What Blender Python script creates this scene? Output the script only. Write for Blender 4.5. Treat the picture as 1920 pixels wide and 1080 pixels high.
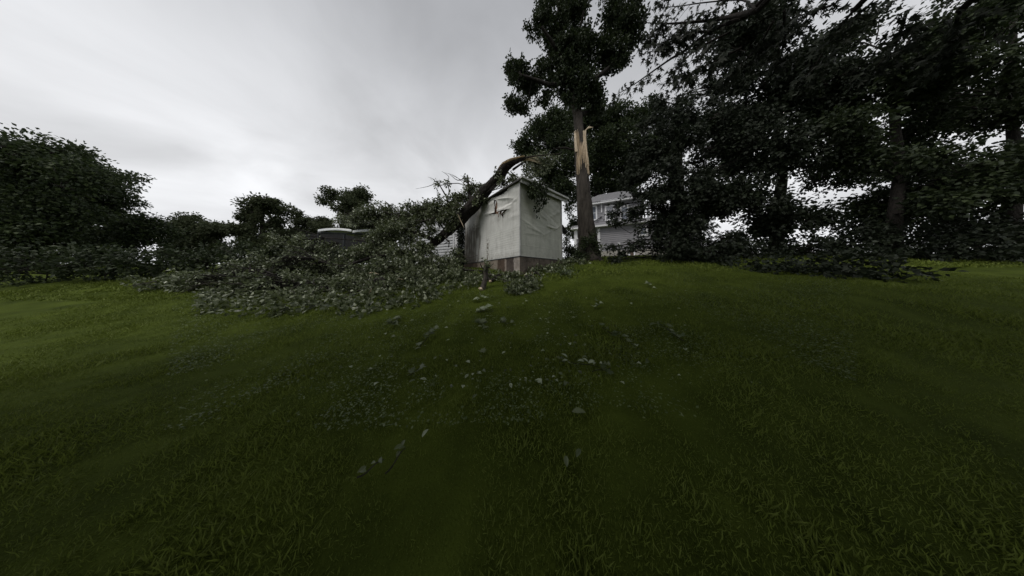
import bpy, math, random
import numpy as np
from mathutils import Vector, noise as mn

random.seed(7); RNG = np.random.default_rng(7)
R = math.radians
for o in list(bpy.data.objects): bpy.data.objects.remove(o)
SC = bpy.context.scene; COL = SC.collection

# ------------------------------------------------------------------ camera
F, PX, PY, PITCH = 350.0, 960.0, 504.0, R(3.0)
CAM = np.array([0.0, 0.0, 1.6])
cd = bpy.data.cameras.new('camera'); cam = bpy.data.objects.new('camera', cd); COL.objects.link(cam)
cam.location = CAM; cam.rotation_euler = (R(90) + PITCH, 0, 0)
cd.sensor_width = 36; cd.lens = 36 * F / 1920; cd.shift_y = -(540 - PY) / 1920
cd.clip_start = 0.05; cd.clip_end = 3000
SC.camera = cam

# ------------------------------------------------------------------ sky, sun, exposure
SUN_AZ, SUN_EL = R(-135), R(60)        # azimuth clockwise from +Y
w = bpy.data.worlds.new('World'); SC.world = w; w.use_nodes = True
N, L = w.node_tree.nodes, w.node_tree.links; N.clear()
out = N.new('ShaderNodeOutputWorld'); bg = N.new('ShaderNodeBackground'); L.new(bg.outputs[0], out.inputs[0])
tc = N.new('ShaderNodeTexCoord'); sep = N.new('ShaderNodeSeparateXYZ'); L.new(tc.outputs['Generated'], sep.inputs[0])
ramp = N.new('ShaderNodeValToRGB'); L.new(sep.outputs['Z'], ramp.inputs[0])
cr = ramp.color_ramp; cr.elements[0].position = 0.0; cr.elements[0].color = (.80, .81, .84, 1)
cr.elements[1].position = 1.0; cr.elements[1].color = (.34, .35, .37, 1)
for p, c in ((.20, (.87, .88, .905)), (.36, (.83, .84, .865)), (.55, (.71, .72, .745)), (.72, (.53, .54, .565)), (.86, (.42, .43, .455))):
    e = cr.elements.new(p); e.color = (*c, 1)
# cloud layer: noise on the direction projected on a high flat ceiling
ad = N.new('ShaderNodeMath'); ad.operation = 'MAXIMUM'; L.new(sep.outputs['Z'], ad.inputs[0]); ad.inputs[1].default_value = 0.0
a2 = N.new('ShaderNodeMath'); a2.operation = 'ADD'; L.new(ad.outputs[0], a2.inputs[0]); a2.inputs[1].default_value = 0.35
dx = N.new('ShaderNodeMath'); dx.operation = 'DIVIDE'; L.new(sep.outputs['X'], dx.inputs[0]); L.new(a2.outputs[0], dx.inputs[1])
dy = N.new('ShaderNodeMath'); dy.operation = 'DIVIDE'; L.new(sep.outputs['Y'], dy.inputs[0]); L.new(a2.outputs[0], dy.inputs[1])
cmb = N.new('ShaderNodeCombineXYZ'); L.new(dx.outputs[0], cmb.inputs[0]); L.new(dy.outputs[0], cmb.inputs[1])
n1 = N.new('ShaderNodeTexNoise'); n1.inputs['Scale'].default_value = 1.9; n1.inputs['Detail'].default_value = 7
n1.inputs['Roughness'].default_value = .5; n1.inputs['Distortion'].default_value = .5; L.new(cmb.outputs[0], n1.inputs['Vector'])
mr = N.new('ShaderNodeMapRange'); L.new(n1.outputs[0], mr.inputs[0])
mr.inputs[1].default_value = .3; mr.inputs[2].default_value = .7; mr.inputs[3].default_value = .80; mr.inputs[4].default_value = 1.22
mul = N.new('ShaderNodeVectorMath'); mul.operation = 'SCALE'; L.new(ramp.outputs[0], mul.inputs[0]); L.new(mr.outputs[0], mul.inputs['Scale'])
sky = N.new('ShaderNodeTexSky'); sky.sky_type = 'NISHITA'; sky.sun_disc = False
sky.sun_elevation = SUN_EL; sky.sun_rotation = SUN_AZ; sky.dust_density = 6; sky.air_density = 1.5
hs = N.new('ShaderNodeHueSaturation'); hs.inputs['Saturation'].default_value = .15; hs.inputs['Value'].default_value = .10
L.new(sky.outputs[0], hs.inputs['Color'])
mx = N.new('ShaderNodeMix'); mx.data_type = 'RGBA'; mx.inputs[0].default_value = .90
L.new(hs.outputs[0], mx.inputs[6]); L.new(mul.outputs[0], mx.inputs[7]); L.new(mx.outputs[2], bg.inputs[0])
bg.inputs[1].default_value = 1.0
sd = bpy.data.lights.new('sun', 'SUN'); sd.energy = 1.5; sd.angle = R(25); sd.color = (1, .96, .9)
so = bpy.data.objects.new('sun', sd); COL.objects.link(so)
sdir = Vector((math.sin(SUN_AZ) * math.cos(SUN_EL), math.cos(SUN_AZ) * math.cos(SUN_EL), math.sin(SUN_EL)))
so.rotation_euler = sdir.to_track_quat('Z', 'Y').to_euler(); so.location = (-8, -8, 20)
vs = SC.view_settings; vs.view_transform = 'Standard'; vs.look = 'None'; vs.gamma = 1; vs.use_curve_mapping = False
vs.exposure = 0.0
SC.cycles.max_bounces = 5; SC.cycles.diffuse_bounces = 2; SC.cycles.transparent_max_bounces = 4

# ------------------------------------------------------------------ helpers
def ray(x, y):
    a, b = (x - PX) / F, (PY - y) / F
    return np.array([a, math.cos(PITCH) - b * math.sin(PITCH), math.sin(PITCH) + b * math.cos(PITCH)])
def at(x, y, Y):
    r = ray(x, y); return CAM + r * (Y / r[1])
def sm(a, b, v): v = np.clip((v - a) / (b - a), 0, 1); return v * v * (3 - 2 * v)
GY = np.array([-400, -12, -3, 0, 1.5, 3, 5, 6.2, 7.5, 9.2, 10.2, 12.5, 18, 24, 40, 3000.])
GZ = np.array([-3., -.6, -.25, 0, .16, .42, .98, 1.30, 1.68, 2.18, 2.36, 2.62, 3.15, 3.5, 4.0, 4.0])
def ground(X, Y):
    X = np.asarray(X, float); Y = np.asarray(Y, float)
    z = sum(np.interp(Y + d, GY, GZ) for d in (-.9, -.45, 0, .45, .9)) / 5
    wgt = sm(0, 4.5, Y) * (1 - .72 * sm(11, 18, Y))
    z = z + .085 * wgt * 7 * np.tanh(X / 7)
    return z + .012 * np.sin(X * 1.3 + Y * .7) * np.sin(Y * 1.1 - X * .4) * sm(-1, 2, Y)
def gz(x, y): return float(ground(x, y))
def onground(x, y):
    r = ray(x, y); t = .5
    for i in range(4000):
        p = CAM + r * t
        if p[2] <= gz(p[0], p[1]): break
        t += .01
    return p
def lin(c): return tuple((v / 255) ** 2.2 for v in c)

def tag(o, label=None, cat=None, group=None, kind=None):
    if label: o['label'] = label
    if cat: o['category'] = cat
    if group: o['group'] = group
    if kind: o['kind'] = kind
    return o
def empty(name, loc, label, cat, group=None):
    o = bpy.data.objects.new(name, None); o.empty_display_size = .3; COL.objects.link(o); o.location = Vector(loc)
    return tag(o, label, cat, group)
def link(name, me, parent=None, mat=None):
    o = bpy.data.objects.new(name, me); COL.objects.link(o)
    if mat is not None and not me.materials: me.materials.append(mat)
    if parent is not None:
        o.parent = parent; o.location = -Vector(parent_loc(parent))
    return o
def parent_loc(p):
    v = Vector(p.location)
    while p.parent is not None: p = p.parent; v += Vector(p.location)
    return v

class MB:
    def __init__(s): s.v = []; s.f = []; s.n = 0; s.c = []
    def add(s, v, f, col=None):
        v = np.asarray(v, float); s.v.append(v)
        for q in f: s.f.append(tuple(i + s.n for i in q))
        if col is not None: s.c.append(np.asarray(col, float))
        s.n += len(v)
    def box(s, c, size, rz=0, rx=0, ry=0):
        sx, sy, sz = [q / 2 for q in size]
        v = np.array([[a, b, d] for a in (-sx, sx) for b in (-sy, sy) for d in (-sz, sz)])
        ca, sa = math.cos(rx), math.sin(rx); v = v @ np.array([[1, 0, 0], [0, ca, sa], [0, -sa, ca]])
        ca, sa = math.cos(ry), math.sin(ry); v = v @ np.array([[ca, 0, -sa], [0, 1, 0], [sa, 0, ca]])
        ca, sa = math.cos(rz), math.sin(rz); v = v @ np.array([[ca, sa, 0], [-sa, ca, 0], [0, 0, 1]])
        s.add(v + np.array(c), [(0, 1, 3, 2), (4, 6, 7, 5), (0, 4, 5, 1), (2, 3, 7, 6), (0, 2, 6, 4), (1, 5, 7, 3)])
    def prism(s, poly, off):
        p = np.asarray(poly, float); q = p + np.asarray(off, float); n = len(p)
        s.add(np.vstack([p, q]), [tuple(range(n)), tuple(range(2 * n - 1, n - 1, -1))] + [(i, i + n, (i + 1) % n + n, (i + 1) % n) for i in range(n)])
    def tube(s, P, Rd, sides=8, rough=0., seed=0, cap=True, flat=1.0):
        P = np.asarray(P, float); n = len(P)
        T = np.gradient(P, axis=0); T /= np.linalg.norm(T, axis=1)[:, None] + 1e-9
        u = np.cross(T[0], [.3, .9, .1]); u /= np.linalg.norm(u); vv = []
        for i in range(n):
            u = u - T[i] * (u @ T[i]); u /= np.linalg.norm(u) + 1e-9; w_ = np.cross(T[i], u)
            for k in range(sides):
                a = 2 * math.pi * k / sides; r = Rd[i]
                if rough:
                    q = Vector((math.cos(a) * 1.6 + seed, math.sin(a) * 1.6, i * .22))
                    r *= 1 + rough * (mn.noise(q) + .7 * mn.noise(q * 3.1))
                vv.append(P[i] + r * (math.cos(a) * u * flat + math.sin(a) * w_))
        f = [(i * sides + k, i * sides + (k + 1) % sides, (i + 1) * sides + (k + 1) % sides, (i + 1) * sides + k) for i in range(n - 1) for k in range(sides)]
        if cap: f += [tuple(range(sides - 1, -1, -1)), tuple(range((n - 1) * sides, n * sides))]
        s.add(vv, f)
    def build(s, name, mat, parent=None, smooth=False, kind=None):
        me = bpy.data.meshes.new(name)
        v = np.vstack(s.v); me.from_pydata(v.tolist(), [], s.f)
        if s.c:
            a = me.color_attributes.new('stain', 'FLOAT_COLOR', 'POINT'); c = np.ones((len(v), 4)); c[:, :3] = np.vstack(s.c)
            a.data.foreach_set('color', c.ravel())
        if smooth: me.polygons.foreach_set('use_smooth', [True] * len(me.polygons))
        o = link(name, me, parent, mat)
        if kind: o['kind'] = kind
        return o

def curve(pts, n):
    """Catmull-Rom through points of any width"""
    P = np.asarray(pts, float)
    if len(P) == 2: return P[0] + (P[1] - P[0]) * np.linspace(0, 1, n)[:, None]
    Q = np.vstack([2 * P[0] - P[1], P, 2 * P[-1] - P[-2]]); o = []
    for t in np.linspace(0, len(P) - 1 - 1e-6, n):
        i = int(t); t -= i; a, b, c, d = Q[i:i + 4]
        o.append(.5 * ((2 * b) + (c - a) * t + (2 * a - 5 * b + 4 * c - d) * t * t + (3 * b - a - 3 * c + d) * t ** 3))
    return np.array(o)

# ------------------------------------------------------------------ materials
def mat(name, c1, c2=None, rough=.8, scale=3., bump=0., bscale=None, spec=.3, stretch=(1, 1, 1), attr=None, metal=0., detail=6):
    m = bpy.data.materials.new(name); m.use_nodes = True; nt = m.node_tree; n, l = nt.nodes, nt.links
    b = n['Principled BSDF']; b.inputs['Roughness'].default_value = rough; b.inputs['Specular IOR Level'].default_value = spec
    b.inputs['Metallic'].default_value = metal
    t = n.new('ShaderNodeTexCoord'); mp = n.new('ShaderNodeMapping'); l.new(t.outputs['Object'], mp.inputs[0]); mp.inputs['Scale'].default_value = stretch
    nz = n.new('ShaderNodeTexNoise'); nz.inputs['Scale'].default_value = scale; nz.inputs['Detail'].default_value = detail; nz.inputs['Roughness'].default_value = .62
    l.new(mp.outputs[0], nz.inputs['Vector'])
    m2 = n.new('ShaderNodeMapRange'); l.new(nz.outputs[0], m2.inputs[0]); m2.inputs[1].default_value = .3; m2.inputs[2].default_value = .7
    mx = n.new('ShaderNodeMix'); mx.data_type = 'RGBA'; l.new(m2.outputs[0], mx.inputs[0])
    mx.inputs[6].default_value = (*c1, 1); mx.inputs[7].default_value = (*(c2 or c1), 1)
    col = mx.outputs[2]
    if attr:
        at_ = n.new('ShaderNodeAttribute'); at_.attribute_name = attr
        mm = n.new('ShaderNodeMix'); mm.data_type = 'RGBA'; mm.blend_type = 'MULTIPLY'; mm.inputs[0].default_value = 1
        l.new(col, mm.inputs[6]); l.new(at_.outputs['Color'], mm.inputs[7]); col = mm.outputs[2]
    l.new(col, b.inputs['Base Color'])
    if bump:
        z = n.new('ShaderNodeTexNoise'); z.inputs['Scale'].default_value = bscale or scale * 4; z.inputs['Detail'].default_value = 6
        l.new(mp.outputs[0], z.inputs['Vector']); bp = n.new('ShaderNodeBump'); bp.inputs['Strength'].default_value = bump; bp.inputs['Distance'].default_value = .08 if 'bark' in name else .03
        l.new(z.outputs[0], bp.inputs['Height']); l.new(bp.outputs[0], b.inputs['Normal'])
    return m

def leafmat(name, ca, cb, under, trans=.25, rough=.45, spec=.4):
    m = bpy.data.materials.new(name); m.use_nodes = True; nt = m.node_tree; n, l = nt.nodes, nt.links
    b = n['Principled BSDF']; b.inputs['Roughness'].default_value = rough; b.inputs['Specular IOR Level'].default_value = spec
    a = n.new('ShaderNodeAttribute'); a.attribute_name = 'rnd'
    mx = n.new('ShaderNodeMix'); mx.data_type = 'RGBA'; l.new(a.outputs['Fac'], mx.inputs[0]); mx.inputs[6].default_value = (*ca, 1); mx.inputs[7].default_value = (*cb, 1)
    g = n.new('ShaderNodeNewGeometry'); mu = n.new('ShaderNodeMix'); mu.data_type = 'RGBA'; l.new(g.outputs['Backfacing'], mu.inputs[0])
    l.new(mx.outputs[2], mu.inputs[6]); mu.inputs[7].default_value = (*under, 1); l.new(mu.outputs[2], b.inputs['Base Color'])
    tr = n.new('ShaderNodeBsdfTranslucent'); l.new(mx.outputs[2], tr.inputs[0]); ms = n.new('ShaderNodeMixShader'); ms.inputs[0].default_value = trans
    l.new(b.outputs[0], ms.inputs[1]); l.new(tr.outputs[0], ms.inputs[2]); l.new(ms.outputs[0], n['Material Output'].inputs[0])
    return m

M = {}
M['bark'] = mat('bark', (.035, .031, .027), (.095, .083, .072), .95, 5, 1., 14, .15, (1, 1, .22))
M['bark_dark'] = mat('dark bark', (.015, .013, .012), (.042, .037, .033), .95, 5, 1., 14, .15, (1, 1, .3))
M['wood'] = mat('fresh split wood', (.42, .32, .21), (.86, .73, .55), .85, 7, 1., 40, .25, (1, 1, .12))
M['sheet'] = mat('stained white sheathing', (.60, .60, .57), (.72, .72, .69), .62, 2.2, .25, 30, .35, attr='stain')
M['concrete'] = mat('stained concrete', (.75, .72, .68), (1, 1, 1), .9, 7, .6, 26, .2, attr='stain')
M['whitetrim'] = mat('weathered white trim', (.42, .42, .42), (.62, .62, .61), .6, 5, .1)
M['board'] = mat('brown sheathing board', (.16, .09, .06), (.32, .21, .15), .9, 4, .5, 20, .2, (1, 1, .4))
M['darkroof'] = mat('dark roofing', (.05, .05, .05), (.11, .105, .10), .9, 8, .5)
M['siding'] = mat('grey lap siding', (.27, .265, .285), (.33, .325, .345), .7, 2, 0.05)
M['wsiding'] = mat('white lap siding', (.46, .47, .49), (.58, .59, .60), .6, 3, .05)
M['shingle'] = mat('grey roof shingles', (.13, .13, .14), (.24, .24, .25), .9, 6, .5)
M['trim'] = mat('white painted trim', (.74, .74, .76), (.82, .82, .84), .5, 3)
M['glass'] = mat('window glass', (.13, .15, .18), (.20, .22, .26), .12, 1.5, spec=.9)
M['blind'] = mat('pale blind', (.32, .33, .37), (.4, .41, .45), .5, 3, spec=.6)
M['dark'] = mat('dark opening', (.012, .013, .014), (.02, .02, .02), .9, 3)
M['metal'] = mat('white ribbed metal roofing', (.50, .53, .54), (.68, .70, .71), .4, 2.5, .05, spec=.5)
M['post'] = mat('dark painted post', (.03, .035, .04), (.05, .055, .06), .7, 4)
M['lawn'] = mat('mown lawn soil and thatch', (.030, .043, .006), (.075, .10, .015), .95, 1.3, .8, 60, .05)
M['base'] = mat('pale painted block base', (.36, .34, .31), (.48, .46, .42), .8, 4, .2)
M['door'] = mat('brown door', (.07, .05, .04), (.11, .08, .06), .7, 3)
# leaves
DK = leafmat('dark crown leaves', (.012, .020, .008), (.046, .064, .022), (.05, .065, .04), .22, .6, .2)
DK2 = leafmat('deep green crown leaves', (.014, .026, .009), (.058, .080, .026), (.055, .07, .045), .25, .6, .2)
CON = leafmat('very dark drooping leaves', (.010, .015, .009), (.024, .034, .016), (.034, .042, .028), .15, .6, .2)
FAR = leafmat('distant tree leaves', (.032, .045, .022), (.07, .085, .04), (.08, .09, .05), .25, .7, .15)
PILE = leafmat('torn leaves of the fallen crown', (.020, .032, .009), (.105, .13, .05), (.30, .33, .22), .2, .4, .45)
PALE = leafmat('pale leaf underside', (.18, .22, .13), (.31, .35, .24), (.27, .31, .20), .1, .6, .25)
GRN = leafmat('torn green leaf', (.05, .075, .025), (.11, .135, .06), (.16, .19, .13), .15, .45, .4)
GRASS = leafmat('grass blades', (.040, .061, .007), (.172, .220, .038), (.13, .165, .03), .2, .6, .15)
CLOV = leafmat('clover leaves', (.05, .08, .02), (.15, .19, .08), (.12, .15, .07), .2, .5, .3)

# ------------------------------------------------------------------ leaf meshes (numpy)
T_SIMPLE = (np.array([[0, 0, 0], [-.36, .35, .10], [0, .38, -.02], [.36, .35, .10], [-.2, .72, .03], [.22, .74, .02], [0, 1, -.12]]),
            np.array([[0, 2, 1], [0, 3, 2], [2, 4, 1], [2, 3, 5], [2, 6, 4], [2, 5, 6]]))
T_TINY = (np.array([[0, 0, 0], [-.34, .5, .08], [.34, .5, .08], [0, 1, -.08]]), np.array([[0, 2, 1], [1, 2, 3]]))
_mo = [(0, 0), (-.10, .12), (-.42, .02), (-.34, .22), (-.60, .42), (-.34, .46), (-.30, .74), (-.12, .62), (0, 1.05), (.12, .62), (.30, .74), (.34, .46), (.60, .42), (.34, .22), (.42, .02), (.10, .12)]
_mc = np.array([[0, .36, -.03]] + [[a, b, .14 * abs(a) * (1 if i % 2 else .4) - .10 * b * b] for i, (a, b) in enumerate(_mo)])
T_MAPLE = (_mc, np.array([[0, 1 + (i + 1) % 16, 1 + i] for i in range(16)]))
T_MAPLE[1][:] = T_MAPLE[1]
T_WILLOW = (np.array([[0, 0, 0], [-.2, .3, .05], [.2, .3, .05], [-.14, .65, 0], [.14, .65, 0], [0, 1, -.15]]), np.array([[0, 2, 1], [1, 2, 4], [1, 4, 3], [3, 4, 5]]))
T_STAR = (np.array([[0, 0, 0], [-.5, .28, .06], [-.13, .34, 0], [-.34, .8, -.05], [0, .5, 0], [0, 1.1, -.15], [.34, .8, -.05], [.13, .34, 0], [.5, .28, .06]]),
          np.array([[0, 2, 1], [0, 4, 2], [2, 4, 3], [0, 7, 4], [4, 7, 6], [0, 8, 7], [2, 4, 5], [4, 7, 5]]))

def unit(a): return a / (np.linalg.norm(a, axis=-1, keepdims=True) + 1e-9)
def leafmesh(name, P, D, Nn, S, tpl, material, parent=None, kind='stuff', clump=None):
    """one mesh of many leaves: base points P, directions D, normals Nn, sizes S"""
    tv, tf = tpl; n = len(P); k = len(tv)
    D = unit(D); X = unit(np.cross(D, Nn)); Z = np.cross(X, D)
    V = (P[:, None, :] + S[:, None, None] * (tv[None, :, 0:1] * X[:, None, :] + tv[None, :, 1:2] * D[:, None, :] + tv[None, :, 2:3] * Z[:, None, :])).reshape(-1, 3)
    Fc = (tf[None] + (np.arange(n) * k)[:, None, None]).reshape(-1)
    me = bpy.data.meshes.new(name); nf = len(Fc) // 3
    me.vertices.add(len(V)); me.vertices.foreach_set('co', V.astype(np.float32).ravel())
    me.loops.add(len(Fc)); me.loops.foreach_set('vertex_index', Fc.astype(np.int32))
    me.polygons.add(nf); me.polygons.foreach_set('loop_start', (np.arange(nf) * 3).astype(np.int32)); me.polygons.foreach_set('loop_total', np.full(nf, 3, np.int32))
    r = RNG.random(n)
    if clump is not None: r = np.clip(.55 * r + .45 * clump, 0, 1)
    a = me.attributes.new('rnd', 'FLOAT', 'POINT'); a.data.foreach_set('value', np.repeat(r, k).astype(np.float32))
    me.update(); me.validate()
    o = link(name, me, parent, material)
    if kind: o['kind'] = kind
    return o

def sprigs(C, Dc, per, length, spread, size, droop=.3):
    """leaves set along a short twig at each cluster centre C with direction Dc"""
    n = len(C); Dc = unit(Dc)
    t = RNG.random((n, per)); side = unit(RNG.normal(size=(n, per, 3)))
    P = C[:, None] + Dc[:, None] * (t[..., None] - .35) * length + side * spread * RNG.random((n, per, 1)) ** .6
    D = unit(side + Dc[:, None] * .6 + np.array([0, 0, -droop]))
    Nn = unit(RNG.normal(size=(n, per, 3)) * .75 + np.array([0, 0, .8]))
    S = size * RNG.uniform(.6, 1.25, (n, per))
    cl = np.repeat(RNG.random(n)[:, None], per, 1)
    return P.reshape(-1, 3), D.reshape(-1, 3), Nn.reshape(-1, 3), S.ravel(), cl.ravel()

def fill(c, r, n, gap=.0, scale=1.0, seed=0.):
    """cluster centres in an ellipsoid, thinned by 3-D noise so gaps open"""
    o = []; tries = 0
    while len(o) < n and tries < n * 12:
        tries += 1
        d = unit(RNG.normal(size=3)); q = d * RNG.random() ** .42
        p = c + q * r
        nz = mn.noise(Vector(p * scale) + Vector((seed, seed, 0)))
        if nz < gap * (1 if q @ q > .12 else .3) - .35: continue
        o.append(p)
    return np.array(o) if o else np.zeros((0, 3))

def blobs_px(lst, jitter=.5):
    """(x, y, rx, ry, Y) in photo pixels at distance Y -> centre and radii in metres"""
    o = []
    for x, y, rx, ry, Y in lst:
        c = at(x, y, Y); s = Y / F; o.append((c, np.array([rx * s, max(rx, ry) * s * .9, ry * s])))
    return o

def lobed(bl, k=4, f=.55):
    """break each mass into smaller uneven lobes"""
    o = []
    for c, r_ in bl:
        for i in range(k):
            d = unit(RNG.normal(size=3)); q = f * RNG.uniform(.75, 1.25); o.append((c + d * r_ * (1 - q * .8), r_ * q * RNG.uniform(.8, 1.2, 3)))
    return o

def limb_path(a, b, r0, r1, n=9, sag=.1, wob=.06):
    L_ = np.linalg.norm(b - a); t = np.linspace(0, 1, n)[:, None]
    P = a + (b - a) * t; P[:, 2] += sag * L_ * np.sin(np.pi * t[:, 0])
    P[1:-1] += RNG.normal(size=(n - 2, 3)) * wob * L_ / n * 1.5
    return P, r0 + (r1 - r0) * t[:, 0] ** .8

def tree(root, skeleton, blobs, leaf, tpl, size, per, density, gap, bark, length=.5, spread=.2, twig=.35, limb_r=.07, nscale=1.0, droop=.3, maxlimb=40):
    """limbs from the skeleton into every crown mass, twigs to the clusters, leaves on them"""
    skel = np.vstack(skeleton); P_, D_, N_, S_, C_ = [], [], [], [], []; tw = MB(); k = 0
    for bi, (c, r) in enumerate(blobs):
        j = np.argmin(np.linalg.norm((skel - c) * [1, 1, 1.0], axis=1) + .8 * np.maximum(0, skel[:, 2] - c[2]))
        Pl, Rl = limb_path(skel[j], c + RNG.normal(size=3) * r * .15, limb_r, .02, sag=.06)
        if len(blobs) <= maxlimb or bi % 3 == 0:
            m = MB(); m.tube(Pl, Rl, 6, .1, bi); m.build('branch', bark, root, True)
        n = int(density * (r[0] * r[1] * r[2]) ** (2 / 3.)) + (2 if len(blobs) > 60 else 6)
        C = fill(c, r, n, gap, nscale, bi * 3.3)
        if not len(C): continue
        for q in C:
            if RNG.random() < twig:
                s = Pl[RNG.integers(3, len(Pl))]
                mid = (s + q) / 2 + RNG.normal(size=3) * .12 * np.linalg.norm(q - s)
                tw.tube(curve([s, mid, q], 5), np.linspace(.018, .006, 5) * (size / .13 + .3), 3, cap=False); k += 1
        Dc = unit(C - c) * .8 + RNG.normal(size=C.shape) * .5
        a = sprigs(C, Dc, per, length, spread, size, droop)
        for lst, v in zip((P_, D_, N_, S_, C_), a): lst.append(v)
    if k: tw.build('twigs', bark, root, kind='stuff')
    leafmesh('crown', np.vstack(P_), np.vstack(D_), np.vstack(N_), np.concatenate(S_), tpl, leaf, root, clump=np.concatenate(C_))
    return sum(map(len, S_))

# ------------------------------------------------------------------ ground
def grid_axis(fine, lo, hi, step, far, k=14):
    mid = np.arange(lo, hi + 1e-6, step); g = np.geomspace(1, 1 + far, k)[1:] - 1
    return np.concatenate([lo - g[::-1], mid, hi + g])
gx = grid_axis(0, -26, 26, .4, 900); gy = grid_axis(0, -12, 26, .4, 900)
XX, YY = np.meshgrid(gx, gy); ZZ = ground(XX, YY)
vg = np.stack([XX, YY, ZZ], -1).reshape(-1, 3); nx = len(gx)
m = MB(); m.add(vg, [(j * nx + i, j * nx + i + 1, (j + 1) * nx + i + 1, (j + 1) * nx + i) for j in range(len(gy) - 1) for i in range(nx - 1)])
tag(m.build('ground', M['lawn'], smooth=True), 'sloping lawn ground rising from the camera to the shed and houses', kind='structure')

# grass: real blades, denser close by
def blades(n, ymin, ymax, xr, h, wd):
    Y = ymin + (ymax - ymin) * RNG.random(n); hw = np.minimum(xr, 3.0 * Y + 1.2)
    X = (RNG.random(n) * 2 - 1) * hw
    P = np.stack([X, Y, ground(X, Y) - .005], -1)
    lean = RNG.normal(size=(n, 3)) * [.6, .6, 0] + [0, 0, 1]
    cl = np.array([.5 + .9 * mn.noise(Vector((x * .9, y * .9, 3.))) + .5 * mn.noise(Vector((x * 4, y * 4, 1.))) for x, y in P[:, :2]])
    return P, lean, RNG.normal(size=(n, 3)) * [1, 1, .2], h * RNG.uniform(.4, 1.5, n) ** 1.3 * np.clip(.45 + 1.1 * cl, .35, 1.7), np.clip(cl, 0, 1), wd
T_BL = (np.array([[-.05, 0, 0], [.05, 0, 0], [-.04, .55, .05], [.04, .55, .05], [0, 1, .25]]), np.array([[0, 1, 3], [0, 3, 2], [2, 3, 4]]))
T_BLW = (T_BL[0] * [3, 1, 1], T_BL[1])
acc = [blades(150000, .35, 3.0, 8, .036, 0), blades(130000, 2.6, 7.0, 14, .050, 1)]
tag(leafmesh('grass', *[np.concatenate([a[i] for a in acc]) for i in range(4)], T_BL, GRASS, clump=np.concatenate([a[4] for a in acc])), 'short green lawn grass on the near slope', 'grass')
a = blades(110000, 6.5, 14.5, 20, .065, 2)
tag(leafmesh('grass', *a[:4], T_BLW, GRASS, clump=a[4]), 'green lawn grass on the upper slope below the shed and trees', 'grass')
# clover and low broad leaves in patches
n = 80000; Y = RNG.uniform(1.8, 9.5, n); X = RNG.uniform(-1, 1, n) * np.minimum(12, 1.8 * Y)
pat = np.array([mn.noise(Vector((x * .8 + 9, y * .8, 0))) + .5 * mn.noise(Vector((x * 2.7, y * 2.7, 4))) for x, y in zip(X, Y)])
k = pat + RNG.normal(size=n) * .22 > .12; X, Y = X[k], Y[k]; n = len(X)
P = np.stack([X, Y, ground(X, Y) + RNG.uniform(.03, .065, n)], -1)
tag(leafmesh('clover', P, RNG.normal(size=(n, 3)) * [1, 1, .35], RNG.normal(size=(n, 3)) * .35 + [0, 0, 1], RNG.uniform(.014, .034, n), T_SIMPLE, CLOV), 'low clover and broad leaved weeds in patches across the lawn', 'clover')

# ------------------------------------------------------------------ the shed
SC_ = np.array([.32, 7.5]); SR_ = np.array([2.476, 9.22]); SL_ = np.array([-2.92, 11.47])
ZF, ZT = 2.52, 5.61
dR = unit(SR_ - SC_); LR = np.linalg.norm(SR_ - SC_); dL = unit(SL_ - SC_); LL = np.linalg.norm(SL_ - SC_)
nR = np.array([dR[1], -dR[0]]); nL = np.array([-dL[1], dL[0]])
if nL @ SC_ > 0: nL = -nL
def wuv(x, y, side):
    d, nn = (dR, nR) if side == 'R' else (dL, nL)
    r = ray(x, y); t = ((SC_ - CAM[:2]) @ nn) / (r[:2] @ nn); p = CAM + r * t
    return np.array([(p[:2] - SC_) @ d, p[2] - ZF])
def ridge(U, V, a, b, wd, amp):
    ab = b - a; t = np.clip(((U - a[0]) * ab[0] + (V - a[1]) * ab[1]) / (ab @ ab), 0, 1)
    d = np.hypot(U - a[0] - t * ab[0], V - a[1] - t * ab[1])
    return amp * np.exp(-(d / wd) ** 2) * (.35 + .65 * np.sin(np.pi * np.clip(t, .08, .92)))
def crease(U, V, a, b, wd, amp):
    """one side lifted, falling off sharply at the line"""
    ab = b - a; L_ = np.linalg.norm(ab); t = ((U - a[0]) * ab[0] + (V - a[1]) * ab[1]) / L_ ** 2
    s = ((U - a[0]) * -ab[1] + (V - a[1]) * ab[0]) / L_
    return amp * np.where(s > 0, np.exp(-s / wd), np.exp(s / (wd * .12))) * np.clip(np.sin(np.pi * np.clip(t, 0, 1)), 0, 1) ** .6
def inpoly(U, V, poly):
    r = np.zeros(U.shape, bool); n = len(poly)
    for i in range(n):
        (x1, y1), (x2, y2) = poly[i], poly[i - 1]
        c = ((y1 > V) != (y2 > V)) & (U < (x2 - x1) * (V - y1) / (y2 - y1 + 1e-12) + x1); r ^= c
    return r
def noise2(U, V, s, z=0.):
    return np.array([mn.noise(Vector((u * s, v * s, z))) for u, v in zip(U.ravel(), V.ravel())]).reshape(U.shape)
shed = empty('shed', (*SC_, 1.6), 'battered white shed on a stained concrete base with a broken limb across its roof', 'shed')
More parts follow.
